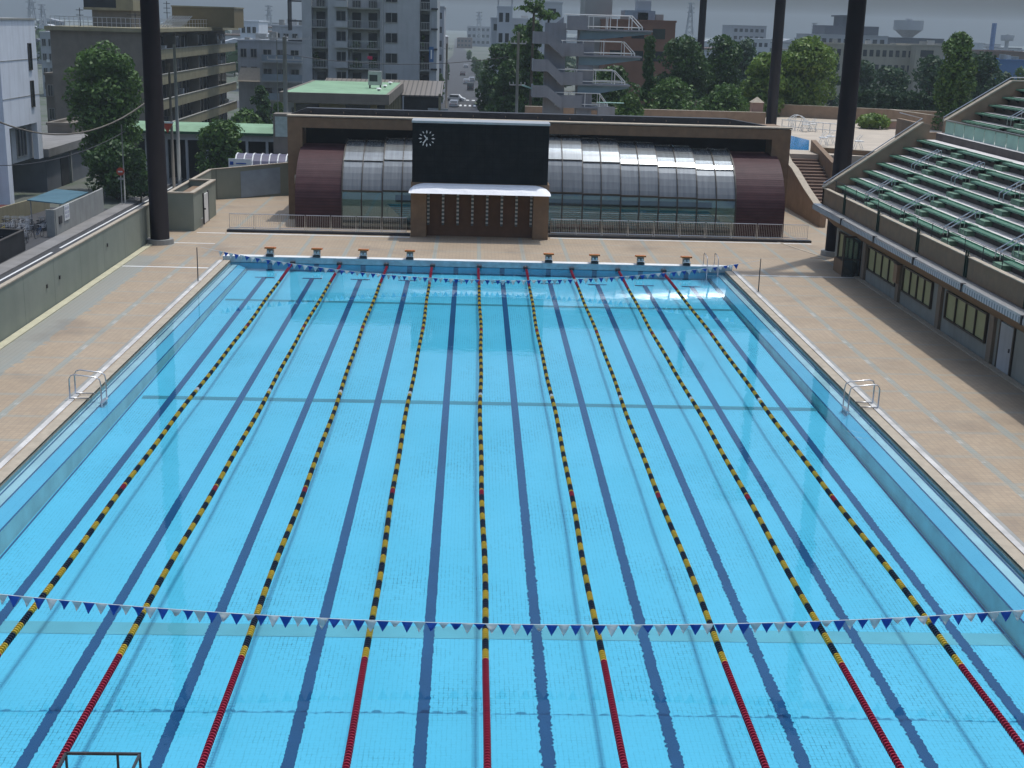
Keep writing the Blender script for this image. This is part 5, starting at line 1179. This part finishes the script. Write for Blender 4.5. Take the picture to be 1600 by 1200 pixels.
a = P(375, 256, Y=100); t_ = thing('white_banner', 'white sign board with blue print on top of the left wall corner', 'sign', (a[0], 100, G)); m = MB(); m.box(P(357, 256, Y=100)[0], P(392, 256, Y=100)[0], 100, 100.1, a[2]-.35, a[2]+.45); m.build('board', M['white'], t_); x = P(362, 256, Y=100)[0]; m = MB(); m.box(x-.15, x+.15, 99.95, 99.995, a[2]-.1, a[2]+.2); m.box(x+.4, x+1.3, 99.95, 99.995, a[2]-.02, a[2]+.08); m.build('blue_mark', M['pblue'], t_)
m = MB()
for sx in (0, 1): xx = P(360+28*sx, 256, Y=100)[0]; m.cyl(xx, 100.15, G, a[2], .05, n=6)
m.build('post', M['alu'], t_)

# ---------------------------------------------------------------- cars on the street
def car(px, py, lab, col, yawd=0, s=1.0, van=False):
    a = P(px, py, Z=G); t_ = thing('parked_car' if 'parked' in lab else 'car', lab, 'car', (0, 0, 0)); L, W = 4.3*s, 1.7*s; h1 = .85 if not van else 1.0; h2 = 1.45 if not van else 1.9
    pr_ = [(-L/2, .25), (-L/2, h1), (-L*.36, h1+.05), (-L*.27, h2), (L*.18, h2), (L*.32, h1), (L/2-.1, h1-.15), (L/2, .5), (L/2, .25)]
    if van: pr_ = [(-L/2, .25), (-L/2, 1.0), (-L/2+.08, h2), (L*.28, h2), (L*.4, 1.05), (L/2, .95), (L/2, .25)]
    m = MB(); m.extr(pr_, 'y', -W/2, W/2); m.build('body', col, t_)
    m = MB(); m.box(-L*.27, L*.18, -W/2-.01, W/2+.01, h1+.05, h2-.1); m.add([(-L/2-.01 if van else -L*.37, -W/2+.12, h1+.1), (-L/2-.01 if van else -L*.37, W/2-.12, h1+.1), (-L/2+.05 if van else -L*.283, W/2-.15, h2-.1), (-L/2+.05 if van else -L*.283, -W/2+.15, h2-.1)], [(0, 1, 2, 3)]); m.build('windows', M['glassd'], t_)
    for x in (-L*.3, L*.3):
        for y in (-W/2, W/2-.18): m = MB(); m.tube([(x, y-.01, .31), (x, y+.19, .31)], .31, 12); m.build('wheel', M['dark'], t_)
    for y in (-W/2+.2, W/2-.4): m = MB(); m.box(-L/2-.02, -L/2+.02, y, y+.2, h1-.2, h1-.05); m.build('tail_lamp', M['red'], t_)
    t_.location = (a[0], a[1], G); t_.rotation_euler = (0, 0, rad(yawd)); return t_
silver = mat('silver_paint', (.42, .43, .45), .25, .05, 1, metal=.4)
car(712, 158, 'white car turning at the zebra crossing', mat('white_car_paint', (.72, .72, .72), .25, .04, 1), -12); car(710, 167, 'silver car just behind the white one at the zebra crossing', silver, 84)
car(735, 141, 'black car driving away up the long street', mat('black_car_paint', (.02, .02, .022), .2), 90, van=True); car(729, 131, 'second dark car farther up the long street', silver, 90); car(723, 118, 'third small dark car on the long street', mat('maroon_car_paint', (.06, .03, .035), .3), 90)
car(737, 128, 'pale parked car half hidden by the street trees', silver, 90); car(728, 106, 'tiny pale car far up the long street', silver, 90)
t_ = thing('roadside_sign', 'small blue panel sign beside the apartment tower corner', 'sign', tuple(P(674, 85, Y=162))); a = P(674, 85, Y=162); m = MB(); m.box(a[0]-.3, a[0]+.3, 162, 162.1, a[2]-1, a[2]+1); m.build('panel', mat('blue_sign', (.05, .14, .32)), t_); m = MB(); m.box(a[0]-.1, a[0]+.1, 161.95, 161.99, a[2]-.6, a[2]+.6); m.build('white_mark', M['white'], t_)

# ---------------------------------------------------------------- distant buildings
hazem = mat('pale_far_wall', (.36, .37, .39), .9, .1, .1); hazeb = mat('brown_far_wall', (.20, .14, .11), .9, .1, .1); hazed = mat('dark_far_roof', (.10, .11, .13), .9, .1, .1)
def far(lab, a, b, yt, Y, dp, mt, rows=0, colsn=0, wy=2.9, extra=None, name='distant_building'):
    t, x0, x1, z1 = block(name, lab, a, b, yt, Y, dp, mt)
    for i in range(rows):
        for j in range(colsn):
            w_ = (x1-x0)/(colsn+.3); xx = x0+w_*(j+.22); zz = z1-1.0-wy*i; m = MB(); m.box(xx, xx+w_*.6, Y-.04, Y-.002, zz-wy*.45, zz); m.build('window', M['glassd'], t)
    if extra: extra(t, x0, x1, z1, Y)
    return t, x0, x1, z1
t, x0, x1, z1 = far('tall grey tower block just right of the apartment tower', 679, 694, 12, 270, 18, hazem, 9, 2)
far('hazy apartment block at the end of the long street', 730, 768, 42, 980, 30, hazem, 5, 5, 4.5)
far('low reddish building at the end of the long street', 714, 738, 60, 900, 30, hazeb, 2, 4)
def ex_tank(t, x0, x1, z1, Y):
    m = MB(); x = (x0+x1)/2
    for sx in (-1.4, 1.4):
        for sy in (1, 3.5): m.cyl(x+sx, Y+sy, z1, z1+6, .1, n=6)
    for z in (1.5, 3.4, 5.2): m.box(x-1.9, x+1.9, Y+.8, Y+3.8, z1+z, z1+z+.15)
    m.build('roof_mast', M['greybld'], t)
far('white stair tower with a roof frame above the street trees', 778, 801, 12, 255, 10, mat('white_far_wall', (.52, .54, .56), .8, .06, .2), 3, 2, 4, ex_tank)
far('low white building behind the street trees left of the diving tower', 768, 870, 31, 262, 16, bpy.data.materials['white_far_wall'], 1, 6)
far('white tower block with a roof box behind the palm', 852, 879, 5, 240, 12, bpy.data.materials['white_far_wall'], 1, 1)
far('grey lift tower rising behind the diving tower', 917, 960, -60, 200, 10, mat('warm_grey_wall', (.33, .33, .31), .85, .08, .3), 1, 1)
def ex_b(t, x0, x1, z1, Y):
    m = MB(); m.box(x0+3, x1-3, Y+2, Y+8, z1+.31, z1+1.7); m.build('roof_room', M['bluegrey'], t); m = MB(); m.box(x0+5, x0+7.2, Y+3, Y+6, z1+1.71, z1+3.2); m.build('lift_box', hazem, t)
far('red brown brick building right of the diving tower', 948, 1056, 34, 190, 18, mat('red_brown_brick', (.22, .105, .065), .85, .1, .6), 2, 3, 3.4, ex_b)
far('hazy grey hospital block beyond the trees', 1146, 1198, 41, 520, 24, hazem, 4, 6); far('pale low block below the hazy grey one beyond the trees', 1176, 1204, 62, 420, 20, bpy.data.materials['white_far_wall'], 2, 3)
def ex_tier(t, x0, x1, z1, Y):
    w_ = x1-x0; m = MB(); m.box(x0+w_*.18, x1-w_*.1, Y+3, Y+20, z1+.31, z1+3.2); m.box(x0+w_*.42, x1-w_*.34, Y+5, Y+16, z1+3.21, z1+6.2); m.build('upper_tier', hazed, t)
    m = MB(); m.box(x0+w_*.15, x1-w_*.07, Y+2, Y+21, z1+3.21-.01, z1+3.6) if False else m.box(x0+w_*.39, x1-w_*.31, Y+4, Y+17, z1+6.21, z1+6.7); m.build('flat_roof', hazed, t)
far('wide tiered hazy building behind the wide mast', 1271, 1388, 56, 430, 24, hazem, 2, 10, 3, ex_tier)
t, x0, x1, z1 = far('long beige school building behind the right hand trees', 1286, 1432, 71, 300, 14, mat('beige_school_wall', (.36, .33, .26), .9, .08, .3, streak=.3), 3, 14, 3.4); far('beige end wing of the school right of the window rows', 1432, 1476, 72, 296, 20, bpy.data.materials['beige_school_wall'], 1, 1, 3.4)
far('long low hazy roof beyond the school', 1400, 1475, 61, 450, 18, hazed); far('blue wall warehouse beyond the column tree', 1556, 1602, 95, 280, 20, mat('blue_sheet_wall', (.06, .15, .32), .7, .08, .3)); far('brown roofed shed above the blue warehouse', 1540, 1610, 82, 330, 20, hazeb)
far('small white domed house on the right horizon', 1529, 1537, 68, 500, 8, bpy.data.materials['white_far_wall'])
M['chim'] = mat('chimney_blue', (.12, .20, .38), .8)
# water towers
def wtower(px, y0, y1, yb, wpx, Y, lab, cone=True):
    a = P(px, y0, Y=Y); s_ = (Y+19.5)/FPX; r = wpx/2*s_; zt_ = a[2]; z1_ = P(px, y1, Y=Y)[2]; z2 = P(px, yb, Y=Y)[2]; t_ = thing('water_tower', lab, 'water tower', (a[0], Y, G))
    m = MB(); m.cyl(a[0], Y, z1_, zt_, r, n=28); m.build('tank', hazem, t_); m = MB(); m.cyl(a[0], Y, z2, z1_-.01, r*.36 if cone else r*.9, r*.94, 28); m.build('cone', mat('tower_violet_grey', (.26, .25, .29)) if cone else hazem, t_)
    m = MB(); m.cyl(a[0], Y, G, z2-.01, r*.38 if cone else r*.3, n=20); m.build('column', hazem, t_); m = MB(); m.cyl(a[0], Y, zt_+.01, zt_+r*.12, r*.25, n=12); m.build('cap', hazem, t_)
wtower(1420.5, 32, 47, 58, 44, 620, 'big funnel shaped water tower on the right horizon'); wtower(1574.5, 55, 61, 64, 20, 700, 'small water tower on a thin stem near the right edge', False)
antenna(1549, 78, 36, 500, 'blue grey chimney on the right horizon', 0, 1, 'chim', .9)
# pylons and masts on the horizon
def pylon(px, y0, y1, Y, lab):
    a = P(px, y1, Y=Y); zt_ = P(px, y0, Y=Y)[2]; h = zt_-a[2]; t_ = thing('power_pylon', lab, 'pylon', (a[0], Y, a[2])); m = MB(); w0 = h*.11; r = .3
    for sx in (-1, 1):
        for sy in (-1, 1): m.tube([(a[0]+sx*w0, Y+sy*w0, a[2]), (a[0]+sx*w0*.2, Y+sy*w0*.2, zt_)], r, 4)
    for k in range(6): f = k/6; g_ = (k+1)/6; wa, wb = w0*(1-.8*f), w0*(1-.8*g_); m.tube([(a[0]-wa, Y, a[2]+h*f), (a[0]+wb, Y, a[2]+h*g_)], r*.6, 4); m.tube([(a[0]+wa, Y, a[2]+h*f), (a[0]-wb, Y, a[2]+h*g_)], r*.6, 4)
    m.build('lattice', M['greybld'], t_); m = MB()
    for k in (.68, .82, .95): m.box(a[0]-w0*1.1, a[0]+w0*1.1, Y-.3, Y+.3, a[2]+h*k, a[2]+h*k+.5)
    m.build('arm', M['greybld'], t_)
pylon(1077, 4, 55, 600, 'lattice pylon left of the farthest mast'); pylon(69, 6, 60, 700, 'faint lattice pylon above the far left roofs'); pylon(52, -8, 60, 650, 'taller faint pylon left of the other above the far left roofs'); pylon(421, 8, 60, 700, 'thin faint pylon between the rooftop screen and the apartments'); pylon(1270, 36, 70, 520, 'small pylon between the two right masts'); pylon(748, 18, 60, 800, 'faint mast above the block at the end of the long street')
# low hazy roofs to the horizon
gid = 'low hazy houses along the horizon'; hm = [hazem, hazeb, hazed, bpy.data.materials['white_far_wall']]; proto = []
for k in range(5):
    t_ = thing('distant_house', 'low hazy house among the distant rooftops below the horizon', 'house', (0, 0, 0), gid); w_, d_, h_ = 9+3*k, 10, 5+1.2*k
    m = MB(); m.box(-w_/2, w_/2, 0, d_, 0, h_); m.build('wall', hm[k % 4], t_); m = MB(); m.extr([(-w_/2-.5, h_+.01), (0, h_+1.8), (w_/2+.5, h_+.01)] if k < 3 else [(-w_/2-.2, h_+.01), (-w_/2-.2, h_+.5), (w_/2+.2, h_+.5), (w_/2+.2, h_+.01)], 'y', -.4, d_+.4); m.build('roof', hm[(k+2) % 4], t_); proto.append(t_)
kids_index(); n = 0; nused = [0]*5
while n < 170:
    Y = 330+rng.random()**.8*900; px = rng.random()*1640-20; x = P(px, 60, Y=Y)[0]
    if (650 < px < 790 and Y < 800) or 680 < px < 740: continue
    k = int(rng.integers(5)); s = .8+rng.random()*.45; loc = (float(x), float(Y), G)
    if nused[k] == 0: o = proto[k]; o.location = loc
    else: o = dup(proto[k], loc)
    nused[k] += 1; o.scale = (s, s, s*(.8+.35*rng.random())); o.rotation_euler = (0, 0, float(rng.normal(0, .3))); n += 1

# ---------------------------------------------------------------- trees
def ptree(lab, px, pyt, pyb, wpx, Y, leaf, shape, n, size, zb=None, group=None, name='broadleaf_tree', bare=.1, cat='tree', clumps=None):
    a = P(px, (pyt+pyb)/2, Y=Y); zt_ = P(px, pyt, Y=Y)[2]; z0 = zb if zb is not None else P(px, pyb, Y=Y)[2]; s_ = (Y+19.5)/FPX
    return tree(name, lab, float(a[0]), Y, float(z0), float(zt_-z0), wpx*s_, leaf, shape, n, size, cat, group, bare, clumps)
ptree('big dark street tree rising beside the white building', 166, 60, 330, 118, 112, 'leafm', 'round', 15000, .17, G, bare=.14, clumps=70)
ptree('dark bushy tree at the foot of the big street tree', 180, 215, 330, 95, 106, 'leafd', 'round', 7000, .16, G, bare=.02)
ptree('dark shrub in front of the left mast beyond the wall', 218, 230, 305, 42, 104, 'leafd', 'dome', 2500, .15, G)
ptree('round green tree in front of the covered walkway', 347, 182, 262, 84, 108, 'leafm', 'round', 6500, .16, G, bare=.04)
ptree('low green tree behind the walkway roof', 385, 168, 215, 90, 135, 'leafm', 'dome', 4500, .2, G)
ptree('small dark tree left of the crossarm pole', 408, 132, 200, 34, 150, 'leafd', 'round', 2000, .22, G)
ptree('thin tree beside the grey block behind the walkway', 436, 160, 215, 34, 130, 'leafm', 'round', 1500, .2, G)
ptree('low tree behind the right part of the walkway', 300, 196, 230, 50, 128, 'leafl', 'dome', 1800, .2, G)
# right of the street
ptree('tall dark street tree left of the pale utility pole', 779, 62, 180, 66, 150, 'leafd', 'round', 8000, .22, G, bare=.05)
ptree('tall green street tree behind the pale utility pole', 820, 30, 180, 74, 142, 'leafm', 'round', 9000, .2, G, bare=.04)
ptree('dark conical tree in front of the street trees', 792, 92, 182, 66, 132, 'leafd', 'round', 7000, .2, G, bare=.02)
ptree('green tree between the utility pole and the diving tower', 838, 95, 182, 46, 128, 'leafd', 'round', 4500, .2, G, bare=.02)
for i, (px, yt, yb, wd, Y) in enumerate(((758, 92, 150, 22, 300), (748, 92, 130, 16, 370), (741, 88, 118, 11, 450), (688, 115, 165, 12, 260), (733, 78, 95, 9, 600), (699, 98, 130, 7, 380))):
    ptree(['rounded tree nearest the black car on the long street', 'second rounded tree up the right side of the long street', 'third rounded tree up the right side of the long street', 'narrow tree at the corner by the apartment tower', 'tiny tree at the far end of the long street', 'small tree on the left side of the long street'][i], px, yt, yb, wd, Y, 'leafm', 'round', 1500, .2, G)
# palm-like tree
def palm(px, pyt, pyb, Y, lab, s=1):
    a = P(px, pyb, Y=Y); zt_ = P(px, pyt+16, Y=Y)[2]; t_ = thing('palm_tree', lab, 'tree', (a[0], Y, G)); m = MB(); m.tube([(a[0], Y, G), (a[0]+.2, Y, zt_)], [.2, .12], 8); m.build('trunk', M['trunk'], t_)
    pts = []; nr = []
    for k in range(26):
        az = rng.random()*2*PI; el = rng.uniform(.15, 1.35); L = s*rng.uniform(1.6, 2.6)
        for q in range(34):
            f = q/33; d = np.array([math.cos(az)*math.cos(el), math.sin(az)*math.cos(el), math.sin(el)]); p = np.array([a[0]+.2, Y, zt_])+d*L*f-np.array([0, 0, L*.35*f*f]); pts.append(p+rng.normal(0, .07, 3)); nr.append(d)
    leaf_mesh('crown', np.array(pts), np.array(nr), .17, M['leafm'], t_)
palm(829, 2, 100, 125, 'spiky palm like tree above the street trees'); palm(853, 12, 80, 138, 'smaller spiky tree beside the palm like one', .7)
ptree('leafy dark crown below the spiky palm like top', 832, 28, 182, 44, 129, 'leafd', 'round', 6000, .2, G, bare=.02)
# behind the terrace
spec = [('dark tree directly right of the diving tower', 955, 100, 172, 90, 118, 'leafd', 'round', 6000), ('slim dark conical tree in front of the brick building', 1013, 55, 172, 36, 122, 'leafd', 'cone', 4500),
 ('low bright bush at the foot of the diving tower', 985, 145, 178, 62, 108, 'leafm', 'dome', 3000), ('wide dark tree left of the farthest mast', 1066, 52, 178, 92, 135, 'leafd', 'round', 9000), ('green bushy tree below the wide dark tree', 1050, 118, 180, 110, 120, 'leafm', 'dome', 5000),
 ('dark green tree right of the farthest mast', 1124, 52, 178, 76, 140, 'leafd', 'round', 7000), ('bluish far tree between the two middle masts', 1160, 54, 150, 72, 175, 'leafb', 'round', 5000), ('low dark bush right of the farthest mast', 1135, 128, 180, 100, 122, 'leafm', 'dome', 5000),
 ('bright rounded tree left of the second mast', 1196, 80, 182, 76, 128, 'leafl', 'round', 8500), ('big bright rounded tree between the two right masts', 1260, 54, 184, 104, 130, 'leafl', 'round', 15000),
 ('small dark tree top beside the wide mast', 1303, 84, 140, 26, 190, 'leafb', 'round', 1800), ('green tree behind the wide mast in front of the school', 1345, 84, 180, 76, 175, 'leafb', 'round', 6000), ('lower round tree in front of the school windows', 1392, 98, 180, 78, 168, 'leafb', 'round', 5500),
 ('dense dark tree left of the column tree', 1452, 80, 185, 74, 160, 'leafb', 'round', 6000), ('dense dark tree right of the column tree', 1532, 78, 190, 84, 150, 'leafb', 'round', 7000), ('wispy tree top at the right edge', 1592, 98, 160, 40, 200, 'leafm', 'round', 2500), ('dark tree below the blue warehouse', 1570, 112, 170, 50, 165, 'leafb', 'dome', 3500),
 ('distant tree left of the small domed house', 1515, 74, 120, 30, 230, 'leafb', 'round', 2200)]
for lab, px, yt, yb, wd, Y, lf, shp, n in spec: ptree(lab, px, yt, yb, wd, float(Y), lf, shp, n, .17 if Y < 150 else .22, PZ-1.5 if Y < 150 else G, bare=.04)
ptree('tall dense column shaped conifer beside the grandstand', 1493, 46, 215, 58, 112, 'leafm', 'column', 15000, .15, 1.5, bare=.0, clumps=150, name='column_conifer')
ptree('pointed tip tree rising from the column conifer top', 1500, 44, 80, 22, 112, 'leafm', 'cone', 900, .14, None, bare=0) if False else None
for i in range(9):
    px = 1335+i*21; ptree('dark clipped tree, %s from the wide mast in the low row before the school' % nth(i), px, 138+random.randint(-2, 3), 192, 26, 140.0, 'leafb', 'round', 1700, .2, PZ-1.2, bare=.18, group='row of dark clipped trees before the school')
ptree('round bronze green shrub behind the terrace wall', 1363, 176, 205, 54, 112, 'leafl', 'dome', 3500, .14, PZ, name='round_shrub', cat='shrub')
t_ = thing('pink_pillar', 'small pink brick pillar behind the round shrub', 'pillar', tuple(P(1396, 200, Y=112))); a = P(1396, 200, Y=112); m = MB(); m.box(a[0]-.6, a[0]+.6, 112, 113, PZ-2, a[2]+.6); m.build('shaft', bpy.data.materials['pink_brick'], t_); m = MB(); m.box(a[0]-.7, a[0]+.7, 111.9, 113.1, a[2]+.603, a[2]+.75); m.build('cap', M['coping'], t_)

t_ = thing('distant_woods', 'dark tree masses between the far rooftops', 'woods', (0, 600, G)); t_['kind'] = 'stuff'
pp_ = []; nn_ = []
for k in range(260):
    Y = 300+rng.random()*700; px = rng.random()*1640-20
    if 650 < px < 800: continue
    x = float(P(px, 60, Y=Y)[0]); r_ = rng.uniform(3, 7)
    d = rng.normal(0, 1, (90, 3)); d /= np.linalg.norm(d, axis=1)[:, None]; d[:, 2] = abs(d[:, 2]); pp_.append(np.array([x, Y, G+r_*.5])+d*r_*np.array([1.3, 1, 1.1])*rng.uniform(.7, 1, (90, 1))); nn_.append(d)
o = leaf_mesh('foliage', np.concatenate(pp_), np.concatenate(nn_), 1.3, M['leafb'], t_)
o['kind'] = 'stuff'
# ---------------------------------------------------------------- haze
m = MB(); m.box(-1700, 1700, -70, 2800, -7, 46); hz = m.build('haze', None, kind='stuff'); hz.data.materials.clear()
hm_ = bpy.data.materials.new('haze_air'); hm_.use_nodes = True; q = hm_.node_tree; q.nodes.clear(); o_ = q.nodes.new('ShaderNodeOutputMaterial'); pv = q.nodes.new('ShaderNodeVolumePrincipled'); pv.inputs['Color'].default_value = (.80, .92, 1, 1); pv.inputs['Density'].default_value = HAZE; pv.inputs['Anisotropy'].default_value = .2
q.links.new(pv.outputs[0], o_.inputs['Volume']); hz.data.materials.append(hm_)
